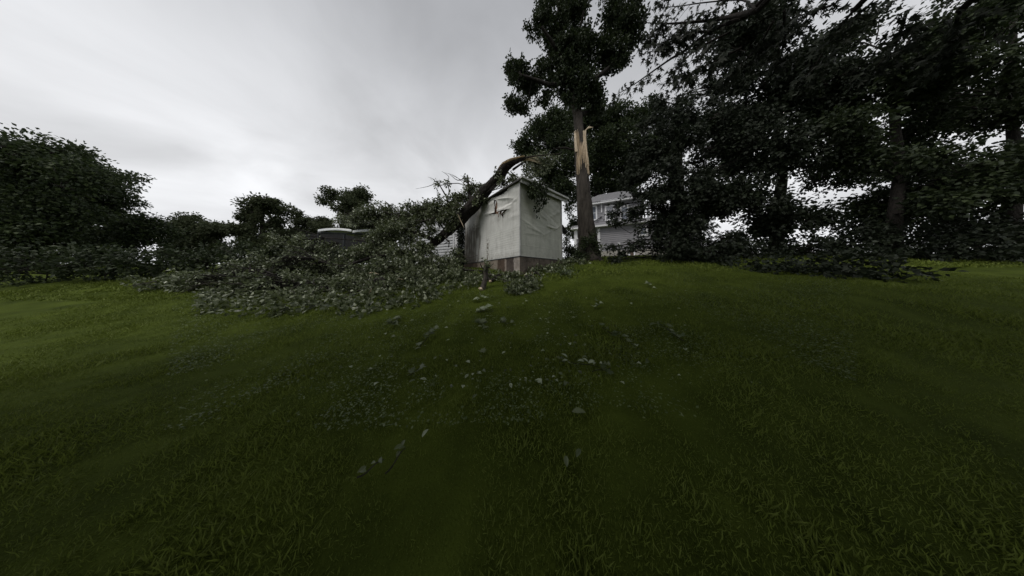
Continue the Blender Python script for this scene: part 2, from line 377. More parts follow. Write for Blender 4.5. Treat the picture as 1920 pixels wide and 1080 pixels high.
def wall(side, Ln, H, step):
    d, nn = (dR, nR) if side == 'R' else (dL, nL)
    nu, nv = int(Ln / step), int(H / step); U, V = np.meshgrid(np.linspace(0, Ln, nu + 1), np.linspace(0, H, nv + 1))
    wp = lambda x, y: wuv(x, y, side)
    D = .008 * noise2(U, V, 1.1, 5) + .006 * noise2(U, V, 3.2, 2)
    col = np.ones(U.shape + (3,)); hole = np.zeros(U.shape, bool)
    big, fine = noise2(U, V, 2.3, 7), noise2(U, V, 9., 1)
    if side == 'R':
        for a, b, wd, am in (((975, 408), (1020, 441), .06, .016), ((985, 400), (1030, 430), .10, -.014), ((1020, 441), (1034, 434), .05, .018), ((1034, 434), (1048, 420), .04, .014),
                             ((1026, 424), (1040, 431), .03, .035), ((1040, 431), (1050, 424), .03, .03), ((1030, 421), (1042, 427), .03, -.02), ((1036, 426), (1041, 420), .025, .015),
                             ((1030, 408), (1052, 395), .07, .025), ((1010, 385), (1045, 420), .09, -.025), ((1035, 385), (1050, 380), .10, .02), ((990, 425), (1015, 437), .06, .02),
                             ((1010, 400), (1025, 412), .06, .03), ((1028, 398), (1040, 408), .06, -.02), ((1018, 372), (1050, 402), .12, .025)):
            D += ridge(U, V, wp(a[0], a[1]), wp(b[0], b[1]), wd, am)
        D += crease(U, V, wp(1024, 425), wp(1047, 431), .10, .035) + crease(U, V, wp(978, 436), wp(1022, 444), .16, .015)
        for xs in (1021, 1038):
            u0 = wp(xs, 450)[0]; col *= (1 + .10 * np.exp(-((U - u0) / .02) ** 2) * (V < 1.3))[..., None]
        D += .006 * (V % .46 < .02)
        st = np.exp(-((V - .1) / .35) ** 2) * .16 + .10 * np.clip(big, 0, 1) + .07 * np.clip(fine, 0, 1)
        drip = np.clip(noise2(U, V * .12, 6., 3) + .3 * fine, 0, 1) * .22
        col *= (1 - st - drip)[..., None] * np.array([.97, .98, .92]); col *= .88
    else:
        for a, b, wd, am in (((931, 395), (955, 391), .10, .09), ((934, 374), (962, 372), .05, .035), ((945, 392), (968, 374), .07, .04), ((948, 383), (966, 378), .07, -.04),
                             ((880, 398), (926, 380), .09, .03), ((905, 402), (926, 400), .09, .05), ((885, 385), (925, 374), .06, -.03), ((926, 378), (928, 400), .05, .035),
                             ((955, 408), (974, 402), .1, .018), ((940, 350), (972, 356), .15, .02)):
            D += ridge(U, V, wp(a[0], a[1]), wp(b[0], b[1]), wd, am)
        D += crease(U, V, wp(918, 402), wp(956, 392), .22, .05) + crease(U, V, wp(960, 371), wp(931, 374), .05, .04)
        for poly in (((926.6, 375), (931, 376), (933, 399.5), (929, 401.5)), ((916, 403), (930, 398.5), (956, 392.5), (946, 399.5), (930, 402)), ((937, 397), (944, 396), (943.7, 409)), ((934.5, 399), (936.2, 399), (935.6, 409)),
                     ((921, 372), (926, 362), (934, 354), (954, 349), (951, 358), (941, 365), (932, 369))):
            hole |= inpoly(U, V, [wp(*q) for q in poly])
        # brown water stains at the left end, a soot-like column low in the middle, drips under the tear
        uS = wp(884, 440)[0]; u1 = wp(893, 440)[0]
        s1 = sm(wp(903, 440)[0], u1, U + .10 * big + (V - 1.4) * .12) * sm(2.35, 1.7, V + .35 * fine) * (.62 + .5 * noise2(U, V * .15, 7., 6) + .5 * np.clip(big + .3, 0, 1))
        edge = np.exp(-((U + .10 * big + (V - 1.4) * .12 - (wp(900, 440)[0])) / .06) ** 2) * sm(1.7, 1.2, V) * .5
        s2 = np.exp(-((U - wp(914.5, 460)[0]) / .10) ** 2) * sm(1.25, .9, V) * sm(-.25, .3, noise2(U, V, 7., 9) + fine * .8 + .05) * .8
        s3 = sum(np.exp(-((U - wp(x, 420)[0]) / .03) ** 2) * sm(wp(x, 402)[1], wp(x, 404)[1] - .1, V) * sm(wp(x, 402)[1] - 1.0, wp(x, 402)[1], V) * .3 for x in (934, 943))
        s4 = sm(.35, .05, V) * .18 * (1 + fine)
        s5 = np.exp(-((U - 3.55) / .30) ** 2) * sm(1.1, 2.0, V) * .28 * (1 + .6 * big)
        drip = np.clip(noise2(U, V * .12, 6., 8) + .3 * fine, 0, 1) * .22 + .10 * sm(.9, 2.8, V) * (.6 + big)
        sT = np.clip(drip + s1 + edge + s2 + s3 + s4 + s5 + .07 * np.clip(fine + big, 0, 1), 0, .88)[..., None]
        col = col * (1 - sT) + sT * np.array([.15, .115, .08])
        D += .0025 * (((V / .052).astype(int) % 2) * 1.0) * (V < 1.25)
    P = SC_[None, None] + d * U[..., None] + nn * D[..., None]
    v = np.dstack([P, V + ZF]).reshape(-1, 3); w_ = nu + 1
    hc = hole[:-1, :-1] | (hole[1:, 1:] & hole[:-1, 1:])
    f = []
    for j in range(nv):
        for i in range(nu):
            if not hc[j, i]: f.append((j * w_ + i, j * w_ + i + 1, (j + 1) * w_ + i + 1, (j + 1) * w_ + i))
    m = MB(); m.add(v, f, col.reshape(-1, 3))
    o = m.build('wall', M['sheet'], shed, True)
    o['label'] = {'R': 'wrinkled pale right-hand wall', 'L': 'torn and water stained left-hand wall'}[side]
wall('R', LR, ZT - ZF, .022); wall('L', LL, ZT - ZF, .022)
# sheathing boards behind the torn sheet, one by one
def quadbox(m, P0, d, Ln, z0, z1, nn, t0, t1):
    a, b = np.array(P0) + nn * t0, np.array(P0) + nn * t1; e = d * Ln
    m.add([[*a, z0], [*(a + e), z0], [*(a + e), z1], [*a, z1], [*b, z0], [*(b + e), z0], [*(b + e), z1], [*b, z1]],
          [(0, 1, 2, 3), (7, 6, 5, 4), (0, 4, 5, 1), (3, 2, 6, 7), (0, 3, 7, 4), (1, 5, 6, 2)])
for i in range(9):
    zz = ZF + .03 + i * .34
    m = MB(); quadbox(m, SC_ + dL * .1, dL, LL - .2, zz, min(zz + .325, ZT - .06), nL, -.075 - .01 * (i % 2), -.10); m.build('sheathing_board', M['board'], shed)
back = SR_ + (SL_ - SC_)
for p, d, ln, nn in ((SL_, dR, LR, nR), (SR_, dL, LL, -nL)):
    m = MB(); quadbox(m, p, d, ln, ZF, ZT - .02, -nn if p is SL_ else nn, 0, -.05); m.build('rear_wall', M['sheet'], shed)
# flaps of sheet hanging out of the tear
for pts in (((937, 398), (940, 396.5), (939, 404)), ((943, 396.5), (948, 395), (944.5, 402)), ((930, 379), (932.5, 377), (932, 392))):
    Q = [wuv(x, y, 'L') for x, y in pts]; off = (.05, .06, .13); m = MB()
    m.prism([[*(SC_ + dL * q[0] + nL * o_), ZF + q[1]] for q, o_ in zip(Q, off)], [*(nL * .008), 0])
    m.build('torn_flap', M['whitetrim'], shed)
# corner strip and base flashing
m = MB(); m.box([*(SC_ + (nL + nR) * .012), (ZF + ZT) / 2], (.045, .045, ZT - ZF), math.atan2(dR[1], dR[0])); m.build('corner_strip', M['whitetrim'], shed)
m = MB(); m.box([*(SR_ + nR * .015 - dR * .02), (ZF + ZT) / 2 - .02], (.05, .05, ZT - ZF - .06), math.atan2(dR[1], dR[0])); m.build('corner_strip', M['whitetrim'], shed)
for p, d, ln, nn in ((SC_, dR, LR, nR), (SC_, dL, LL, nL)):
    m = MB(); quadbox(m, p, d, ln + .02, ZF - .035, ZF - .004, nn, -.02, .022); m.build('base_rail', M['post'], shed)
# foundation: real block with stains of their own shape
for side, d, ln, nn in (('R', dR, LR, nR), ('L', dL, LL, nL)):
    U, V = np.meshgrid(np.linspace(0, ln, 130), np.linspace(-1.5, -.03, 40)); nz = noise2(U, V, 3, 2); fn = noise2(U, V, 12, 4)
    col = np.ones(U.shape + (3,)) * np.array([.20, .17, .145])
    if side == 'L':
        Uw = U + .05 * nz + .02 * fn
        for x0, x1, c in ((974, 963, (.30, .27, .245)), (963, 949, (.075, .062, .055)), (949, 946, (.27, .23, .2)), (946, 933, (.085, .062, .048)), (933, 919, (.21, .18, .15)), (919, 908, (.085, .060, .045)), (908, 895, (.22, .185, .16)), (895, 870, (.13, .10, .08))):
            a, b = wuv(x0, 495, 'L')[0], wuv(x1, 495, 'L')[0]; k = ((Uw >= a - .02) & (Uw < b + .0))[..., None]
            col = np.where(k, np.array(c), col)
        col *= (1 - .5 * sm(-.75, -.1, nz * .3 - .6 - V * 0)[..., None] * 0)
    else:
        for uu in (.35, 1.15, 1.9): col *= (1 - .35 * np.exp(-((U + .06 * nz - uu) / .09) ** 2))[..., None]
        col *= .72
    col *= (1 + .35 * nz + .25 * fn)[..., None]
    D = .004 + .008 * nz + .004 * fn
    P = SC_[None, None] + d * U[..., None] + nn * D[..., None]
    v = np.dstack([P, V + ZF]).reshape(-1, 3)
    m = MB(); m.add(v, [(j * 130 + i, j * 130 + i + 1, (j + 1) * 130 + i + 1, (j + 1) * 130 + i) for j in range(39) for i in range(129)], np.clip(col * 1.25, .01, 1).reshape(-1, 3))
    m.build('foundation', M['concrete'], shed, True)
m = MB(); m.prism([[*(SC_ - nL * .06 - nR * .06), .6], [*(SR_ - nL * .06 - nR * .0), .6], [*(back), .6], [*(SL_ - nR * .06), .6]], [0, 0, 1.85]); m.build('foundation_core', M['board'], shed)
# roof: deck, fascia boards, rolled edge, and the crushed metal corner
def rp(s, t, z): p = SC_ + dR * s + dL * t; return [p[0], p[1], z]
m = MB(); m.prism([rp(-.10, -.02, ZT + .03), rp(LR + .12, -.02, ZT - .02), rp(LR + .12, LL + .1, ZT - .02), rp(-.10, LL + .1, ZT + .03)], [0, 0, .045]); m.build('roof_deck', M['darkroof'], shed)
m = MB(); m.prism([rp(-.06, -.16, ZT - .13), rp(LR + .22, -.16, ZT - .18), rp(LR + .22, -.16, ZT - .06), rp(-.06, -.16, ZT - .01)], [*(dL * .03), 0]); m.build('fascia', M['whitetrim'], shed)
m = MB(); m.prism([rp(-.10, -.26, ZT + .03), rp(LR + .30, -.26, ZT - .02), rp(LR + .30, -.26, ZT + .06), rp(-.10, -.26, ZT + .11)], [*(dL * .3), 0]); m.build('roof_edge', M['whitetrim'], shed)
m = MB(); m.prism([rp(-.06, -.15, ZT - .02), rp(LR + .25, -.15, ZT - .06), rp(LR + .25, .0, ZT - .06), rp(-.06, .0, ZT - .02)], [0, 0, .03]); m.build('soffit', M['whitetrim'], shed)
m = MB(); m.prism([rp(-.12, -.12, ZT - .02), rp(-.12, 1.3, ZT + .0), rp(-.12, 1.3, ZT + .07), rp(-.12, -.12, ZT + .05)], [*(dR * .05), 0]); m.build('roof_edge', M['darkroof'], shed)
q = [at(925, 357, 9.0), at(933, 350, 8.95), at(943, 341, 8.7), at(940, 345, 8.45), at(931, 355, 8.7)]
m = MB(); m.prism(q, [-.02, -.03, .015]); m.build('bent_roof_metal', M['metal'], shed)
a_, b_ = at(1055, 423, 9.7), at(1064, 436, 9.9); m = MB(); m.prism([a_, b_, b_ + [0, .6, 0], a_ + [0, .6, 0]], [0, 0, .06]); m.build('rear_awning', M['darkroof'], shed)

# ------------------------------------------------------------------ splintered wood strips along a path
def fibres(m, P, Rd, a0, a1, n, lo, hi, up, seed=0, lift=.012):
    """strips over the camera side of a limb; lo/hi give start and end fraction at each angle"""
    P = np.asarray(P); T = unit(np.gradient(P, axis=0))
    for k in range(n):
        f = (k + .5) / n; a = a0 + (a1 - a0) * f; s0, s1 = lo(f) + RNG.uniform(-.07, .07), hi(f) + RNG.uniform(-.07, .06)
        rows = 7; vv = []; wd = abs(a1 - a0) / n * .62; lf = lift * RNG.uniform(.6, 2.2)
        for i in range(rows):
            s = np.clip(s0 + (s1 - s0) * i / (rows - 1), 0, 1) * (len(P) - 1); j = min(int(s), len(P) - 2); fr = s - j
            c = P[j] + (P[j + 1] - P[j]) * fr; r = Rd[j] + (Rd[j + 1] - Rd[j]) * fr; t = T[j]
            uu = unit(up - t * (up @ t)); vv_ = np.cross(t, uu)
            taper = 1 if 0 < i < rows - 1 else .25
            for da, dr in ((-wd * taper, -.01), (0, lf + .006 * math.sin(i * 1.7 + k)), (wd * taper, -.01)):
                rr = (r + dr); aa = a + da + .03 * math.sin(i + k * 2.3)
                vv.append(c + rr * (math.cos(aa) * uu + math.sin(aa) * vv_))
        m.add(vv, [(i * 3 + q, i * 3 + q + 1, i * 3 + q + 4, i * 3 + q + 3) for i in range(rows - 1) for q in (0, 1)])

# ------------------------------------------------------------------ broken standing tree
YB = 9.8
bt = empty('broken_tree', onground(1103, 487) * [1, 1, 1], 'tall dark tree with a torn pale wound down its trunk beside the white shed', 'tree')
tp = np.array([(1106, 493, 25), (1105, 480, 20), (1102, 455, 16.5), (1098, 420, 14.5), (1095, 380, 13), (1092, 340, 12.3), (1089, 300, 11), (1087, 268, 9.6), (1085.5, 240, 8.3), (1083, 215, 8.6), (1078.5, 192, 8.5), (1074, 165, 7.5), (1067, 130, 6), (1060, 95, 5), (1054, 55, 4), (1046, 5, 3), (1040, -50, 2)], float)
tp = curve(tp, 90); P = np.array([at(x, y, YB) for x, y, _ in tp]); Rr = tp[:, 2] * YB / F
m = MB(); m.tube(P, Rr, 28, .17, 2); m.build('trunk', M['bark'], bt, True); trunkP = P
# wound: between y 332 and 242
iy = [i for i, t in enumerate(tp) if 243 < t[1] < 336]; seg, sr = P[iy], Rr[iy]
up = np.array([0., -1., 0])
m = MB()
lo = lambda f: (.0 if f < .22 else .13 if f < .68 else .0) + (.06 if .4 < f < .6 else 0)
hi = lambda f: .97 if f < .3 else (.55 + .5 * abs(f - .5)) if f < .72 else .99
fibres(m, seg, sr, -1.15, 1.15, 26, lo, hi, up, lift=.025)
fibres(m, seg, sr * .97, -1.0, 1.0, 13, lambda f: lo(f) + .1, lambda f: min(hi(f), .8), up, lift=.05)
m.build('split_wood', M['wood'], bt)
m = MB()
for i in range(4):
    q = curve([at(1096 + i * .7, 285, YB - .22), at(1096 + i * .6, 262, YB - .24), at(1097.5 + i * .4, 246 - i * .4, YB - .26), at(1103 + i * .3, 240.5 - i, YB - .3), at(1112 - i * 2, 238.5 - i * .5, YB - .34)], 14)
    m.tube(q, np.linspace(.055, .02, 14) * (1 - .1 * i), 5, .3, i)
m.build('curled_splinter', M['wood'], bt)
m = MB()
for i in range(3):
    q = curve([at(1079.5 + i, 285, YB - .2), at(1078 + i * .9, 262, YB - .22), at(1077 + i * 1.6, 246 + 3 * i, YB - .24)], 9); m.tube(q, np.linspace(.05, .016, 9), 5, .3, i)
m.build('upright_splinter', M['wood'], bt)
m = MB(); m.tube([at(1075, 281, YB - .1), at(1060, 277, YB - .6), at(1045, 278, YB - .9), at(1036, 281, YB - 1)], [.05, .045, .03, .02], 6, .2); m.build('dead_branch', M['bark_dark'], bt, True)
limbs = [[(1083, 215, 6), (1097, 213, 5), (1112, 207, 4), (1126, 202, 2)], [(1079, 196, 7), (1092, 190, 6), (1106, 178, 5.5), (1113, 160, 5), (1117, 146, 4.5), (1131, 137, 4), (1152, 118, 3), (1175, 90, 2), (1190, 60, 1)],
         [(1073, 165, 5), (1058, 155, 4.5), (1035, 160, 4), (1005, 150, 3), (975, 140, 2)], [(1066, 130, 4.5), (1050, 105, 4), (1035, 80, 3), (1015, 50, 2)], [(1062, 105, 4), (1075, 75, 3.5), (1088, 50, 2.5), (1095, 20, 1.5)]]
skel = [trunkP[52:]]
for lb in limbs:
    c = curve(np.array([(a, b, r) for a, b, r in lb], float), 16); dep = np.linspace(0, RNG.uniform(-1.2, 1.2), 16)
    q = np.array([at(x, y, YB + d) for (x, y, _), d in zip(c, dep)]); m = MB(); m.tube(q, c[:, 2] * YB / F, 9, .12, lb[0][0]); m.build('limb', M['bark_dark'], bt, True); skel.append(q)
Bt = blobs_px([(1072, 150, 16, 14, 9.3), (1066, 118, 20, 16, 9.2), (1090, 188, 12, 10, 9.4), (1068, 182, 10, 9, 9.45), (1060, 80, 20, 18, 9.2), (1010, 42, 26, 22, 9.8), (1040, 45, 32, 34, 9.6), (1080, 45, 28, 34, 9.9), (1035, 90, 30, 30, 9.9), (1060, 100, 34, 34, 9.4), (1092, 95, 22, 38, 10), (1070, 10, 40, 34, 10), (1030, 0, 30, 30, 10), (1045, 140, 30, 30, 9.6), (1020, 125, 18, 24, 9.9),
    (1080, 145, 34, 26, 10.1), (1095, 168, 32, 20, 9.5), (1125, 172, 14, 16, 10), (1060, 178, 18, 14, 10),
    (965, 140, 21, 26, 9.9), (990, 138, 22, 24, 9.7), (975, 170, 26, 22, 9.9), (962, 195, 14, 20, 9.8), (1003, 165, 22, 26, 9.9), (980, 200, 20, 16, 9.8), (1028, 180, 14, 16, 9.7),
    (1150, 50, 34, 30, 9.4), (1180, 45, 28, 32, 9.0), (1135, 85, 22, 24, 9.5), (1155, 95, 30, 28, 9.3), (1150, 120, 22, 16, 9.4), (1125, 120, 14, 26, 9.6), (1190, 80, 20, 20, 9.2), (1160, 5, 45, 30, 9.2), (1110, 195, 16, 12, 9.9), (1120, 208, 18, 8, 10)])
nl = tree(bt, skel, lobed(Bt, 5, .52), DK, T_SIMPLE, .125, 16, 140, .30, M['bark_dark'], .34, .14, .22, .025, 1.4)
print('broken tree leaves', nl)

# ------------------------------------------------------------------ trees behind
def px_trunk(root, pts, Y, mat_, sides=12, lean=0):
    c = curve(np.array(pts, float), 30); q = np.array([at(x, y, Y) for x, y, _ in c]); m = MB(); m.tube(q, c[:, 2] * Y / F, sides, .08, Y); m.build('trunk', mat_, root, True); return q
def gpt(x, y, Y): p = at(x, y, Y); p[2] = gz(p[0], Y); return p
r = empty('maple_tree', gpt(1118, 470, 26), 'broad leafy maple standing behind the broken tree and the shed', 'tree')
sk = [px_trunk(r, [(1120, 486, 8), (1120, 440, 7), (1120, 390, 6), (1118, 340, 5), (1110, 290, 4), (1105, 240, 2.5)], 26, M['bark_dark'])]
B = blobs_px([(985, 265, 20, 18, 23.4), (975, 280, 12, 12, 23.4), (1005, 245, 26, 24, 24.0), (1035, 225, 28, 26, 24.6), (1010, 285, 34, 26, 23.4), (1045, 262, 36, 30, 24.0), (1075, 225, 34, 30, 25.0), (1030, 320, 36, 26, 23.0), (1010, 312, 24, 16, 22.7), (1070, 300, 40, 36, 23.7), (1065, 345, 36, 24, 23.4),
    (1115, 230, 36, 34, 24.6), (1150, 225, 38, 30, 24.3), (1180, 235, 34, 34, 23.4), (1120, 275, 44, 34, 25.0), (1160, 275, 44, 40, 24.0), (1130, 320, 44, 34, 25.3), (1170, 325, 40, 32, 24.6), (1200, 290, 36, 50, 23.7), (1125, 350, 34, 16, 25.9), (1078, 372, 22, 16, 24.0), (1175, 355, 30, 14, 26.6),
    (1070, 395, 10, 14, 25.0), (1078, 415, 12, 14, 25.8), (1075, 440, 10, 10, 26.6), (1210, 230, 22, 40, 23.4), (1095, 385, 14, 12, 24.3)])
print(tree(r, sk, lobed(B, 4, .55), DK2, T_TINY, .27, 15, 46, .22, M['bark_dark'], .9, .38, .12, .10, .45))

r = empty('drooping_tree', gpt(1268, 495, 9.2), 'very dark dense tree with boughs drooping to the lawn right of the grey house', 'tree')
sk = [px_trunk(r, [(1275, 500, 16), (1273, 450, 13), (1270, 380, 11), (1268, 300, 9), (1268, 230, 6), (1272, 180, 3)], 9.2, M['bark_dark'])]
B = blobs_px([(1275, 195, 24, 18, 9), (1240, 200, 22, 18, 9.2), (1265, 230, 38, 26, 9), (1225, 235, 26, 24, 9.4), (1240, 270, 40, 28, 9), (1285, 275, 40, 34, 8.6), (1215, 300, 32, 26, 9.2), (1255, 320, 44, 34, 8.7), (1290, 345, 44, 44, 8.4), (1195, 335, 30, 20, 9.1), (1228, 360, 34, 28, 8.8), (1185, 362, 14, 7, 8.9), (1195, 395, 18, 10, 8.8), (1160, 380, 10, 4, 8.9),     (1250, 385, 44, 36, 8.6), (1290, 420, 46, 44, 8.4), (1150, 402, 12, 7, 9), (1148, 418, 16, 7, 8.7), (1232, 425, 22, 24, 8.7), (1185, 405, 10, 6, 8.8), (1198, 432, 6, 8, 8.7), (1255, 455, 38, 34, 8.4), (1295, 475, 40, 26, 8.2), (1248, 483, 24, 13, 8.4), (1186, 462, 9, 8, 8.6), (1198, 450, 8, 7, 8.6),
    (1145, 463, 9, 4, 8.5), (1150, 484, 9, 6, 8.5), (1170, 474, 7, 7, 8.5), (1330, 230, 40, 40, 9), (1345, 300, 50, 50, 8.8), (1350, 390, 50, 50, 8.6), (1345, 455, 50, 40, 8.4), (1320, 180, 26, 24, 9.2)])
print(tree(r, sk, lobed(B, 4, .52), CON, T_STAR, .14, 15, 125, .26, M['bark_dark'], .4, .16, .2, .022, 1.3, .9))

# trees that continue the wood outside the inset
for name, lab, bx, by, Y, top, wd, dens, lf in (
    ('shade_tree', 'tall loose tree standing right of the very dark drooping tree', 1460, 500, 9.5, 40, 110, 90, CON),
    ('shade_tree', 'dark spreading tree between the loose tree and the right edge', 1680, 500, 8.5, 60, 130, 80, DK),
    ('shade_tree', 'tall dark tree at the right edge of the lawn', 1900, 505, 8.0, -40, 130, 75, DK)):
    base = gpt(bx, by, Y); r = empty(name, base, lab, 'tree')
    sk = [px_trunk(r, [(bx, 522, 12), (bx - 4, 430, 8), (bx + 6, 320, 6.5), (bx - 3, 220, 5), (bx, top + 60, 3)], Y, M['bark_dark'])]
    bl = []; n = 30
    for i in range(n):
        f = i / n; yy = top + (440 - top) * f; rr = wd * (.55 + .75 * math.sin(math.pi * min(1, f * .8 + .12)))
        bl.append((bx + random.uniform(-rr, rr), yy + random.uniform(-20, 20), random.uniform(34, 58), random.uniform(28, 44), Y + random.uniform(-1.4, 1.4)))
    print(tree(r, sk, lobed(blobs_px(bl), 3, .6), lf, T_SIMPLE, .15, 14, dens, .2, M['bark_dark'], .5, .22, .15, .04, 1.0, .5))

def small_tree(name, lab, x, Y, ytop, w_px, leaf, n=9, dens=110, size=.2, yb=None, group=None):
    base = gpt(x, 480, Y); r = empty(name, base, lab, 'tree', group); g = PY - (base[2] - CAM[2]) / Y * F + F * math.tan(PITCH)
    sk = [px_trunk(r, [(x, g + 3, w_px * .06 + 1), (x + 2, (g + ytop) / 2, w_px * .04 + 1), (x, ytop + 15, 1)], Y, M['bark_dark'], 8)]; bl = []
    for i in range(n):
        f = (i + .5) / n; yy = ytop + 8 + (g - ytop - 18) * f; rr = w_px * (.25 + .65 * math.sin(math.pi * min(1, .15 + f * .75)))
        for s in range(3):
            bl.append((x + random.uniform(-rr, rr) * .95, yy, w_px * random.uniform(.18, .42), w_px * random.uniform(.12, .3), Y + random.uniform(-1, 1)))
    tree(r, sk, lobed(blobs_px(bl), 2, .7), leaf, T_TINY, size * .85, 12, dens * 1.2, .2, M['bark_dark'], .6, .28, .12, .04, .6)
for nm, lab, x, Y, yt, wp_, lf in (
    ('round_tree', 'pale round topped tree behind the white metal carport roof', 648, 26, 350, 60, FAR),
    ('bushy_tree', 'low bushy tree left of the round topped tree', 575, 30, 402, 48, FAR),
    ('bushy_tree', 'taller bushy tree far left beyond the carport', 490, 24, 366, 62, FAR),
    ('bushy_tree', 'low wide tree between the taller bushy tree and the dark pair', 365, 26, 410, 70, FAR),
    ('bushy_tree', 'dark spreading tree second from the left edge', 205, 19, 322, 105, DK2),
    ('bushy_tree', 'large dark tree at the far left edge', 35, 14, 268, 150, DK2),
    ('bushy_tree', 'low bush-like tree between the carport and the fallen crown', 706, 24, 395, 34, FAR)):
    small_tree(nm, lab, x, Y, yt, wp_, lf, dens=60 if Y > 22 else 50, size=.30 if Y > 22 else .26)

# shrubs
def shrub(name, lab, lst, leaf, size=.09, dens=190, tpl=T_SIMPLE, cat='shrub'):
    b = blobs_px(lst); c = b[0][0].copy(); c[2] = gz(c[0], c[1]); r = empty(name, c, lab, cat)
    sk = [np.array([[q[0], q[1], gz(q[0], q[1])] for q, _ in b])]; tree(r, sk, b, leaf, tpl, size, 16, dens, .05, M['bark_dark'], .3, .14, .15, .02, 1.5)
shrub('shrub', 'bushy dark shrub wrapped round the foot of the broken trunk', [(1100, 472, 20, 14, 9.4), (1088, 478, 12, 10, 9.4), (1114, 464, 9, 20, 9.5), (1109, 444, 7, 14, 9.5), (1119, 480, 9, 9, 9.5), (1097, 456, 11, 12, 9.3)], DK2, .08, 230)
shrub('shrub', 'small grey green shrub between the shed corner and the trunk', [(1066, 465, 11, 22, 11), (1062, 440, 7, 14, 11.5), (1074, 474, 10, 13, 10.8)], FAR)
shrub('shrub', 'tall dark foliage added to stand in for the shade between white building and shed', [(866, 470, 6, 22, 12.4), (865, 440, 5, 20, 12.5), (867, 420, 4, 12, 12.6), (864, 490, 7, 14, 12.2)], CON, .09, 300)  # dark leaves stand in for the shadow in this gap
shrub('hedge', 'low dark hedge running along the far left lawn', [(540, 478, 40, 22, 11), (470, 480, 44, 26, 10.5), (390, 484, 50, 28, 10), (300, 490, 55, 30, 9.5), (200, 496, 60, 34, 9), (90, 500, 70, 38, 8.6), (600, 478, 34, 20, 11.5)], DK, .14, 80, T_TINY, 'hedge')
shrub('hedge', 'dark undergrowth beneath the trees at the right edge', [(1390, 505, 34, 18, 7), (1450, 512, 46, 26, 6.4), (1530, 515, 56, 36, 6), (1630, 520, 60, 44, 5.6), (1400, 475, 50, 34, 9), (1480, 470, 50, 44, 9.2), (1570, 466, 60, 50, 9), (1660, 466, 60, 54, 8.6), (1760, 466, 70, 60, 8.2), (1870, 466, 70, 64, 8)], CON, .14, 90, T_TINY, 'hedge')

# ------------------------------------------------------------------ maple boughs at the top right; unseen crown added overhead to shade the lawn
r = empty('overhanging_maple', (5.6, -3.2, gz(5.6, -3.2)), 'maple with drooping leafy twigs in the upper right corner and an unseen crown added to shade the lawn', 'tree')
P = curve([(5.6, -3.2, -.5), (5.5, -3.0, 2), (5.2, -2.5, 4.5), (4.6, -1.8, 7), (4.2, -1.2, 9.5)], 24); m = MB(); m.tube(P, np.linspace(.42, .16, 24), 14, .1, 4); m.build('trunk', M['bark'], r, True)
sk = [P[8:]]; tw = MB(); PP = []; DD = []
hang = [[(1420, 20, 3.2), (1345, 36, 4.0), (1290, 42, 4.3), (1245, 44, 4.6), (1205, 42, 4.8)], [(1400, 30, 3.6), (1330, 60, 4.1), (1288, 92, 4.4), (1255, 112, 4.6), (1215, 140, 4.8), (1186, 160, 4.9), (1155, 178, 5.1)],
        [(1370, 60, 3.8), (1310, 90, 4.1), (1278, 118, 4.3), (1262, 140, 4.4), (1252, 155, 4.5)], [(1290, 42, 4.3), (1270, 65, 4.4), (1240, 85, 4.6), (1225, 98, 4.7)], [(1390, 90, 3.6), (1330, 120, 3.9), (1295, 138, 4.1), (1285, 148, 4.1)],
        [(1245, 44, 4.6), (1225, 62, 4.7), (1215, 80, 4.7)], [(1330, 60, 4.1), (1300, 60, 4.3), (1275, 72, 4.5), (1258, 84, 4.6)],
        [(1420, 20, 3.2), (1390, 0, 4.4), (1320, 5, 4.8), (1270, 12, 4.9), (1225, 15, 5)], [(1450, 40, 3.2), (1420, 90, 3.6), (1380, 130, 3.8), (1350, 165, 4)], [(1470, 20, 3.2), (1470, 80, 3.6), (1450, 130, 3.8)],
        [(1600, 20, 3.2), (1560, 70, 3.6), (1530, 120, 3.8), (1500, 150, 3.9)], [(1700, 20, 3.0), (1680, 80, 3.3), (1640, 130, 3.5)], [(1800, 20, 2.8), (1780, 80, 3.1), (1750, 140, 3.3)], [(1560, 10, 3.6), (1500, 30, 3.9), (1440, 60, 4.1)]]
for hi_, h in enumerate(hang):
    q = curve(np.array([at(x, y, Y) for x, y, Y in h]), 22); r0 = .045 if hi_ < 2 else .022
    m = MB() if hi_ < 3 else tw; m.tube(q, np.linspace(r0, .006, 22), 5, .1, hi_)
    if hi_ < 3: m.build('bough', M['bark_dark'], r, True)
    for i in range(2 if hi_ > 2 else 4, 22):
        for k in range(2):
            o_ = RNG.normal(size=3) * [.09, .12, .07] + [0, 0, -.05]; c = q[i] + o_; PP.append(c); DD.append(unit(o_ + [0, 0, -.12] + RNG.normal(size=3) * .1))
            if k == 0: tw.tube([q[i], (q[i] + c) / 2 + [0, 0, .02], c], [.007, .005, .003], 3, cap=False)
tw.build('twigs', M['bark_dark'], r, kind='stuff')
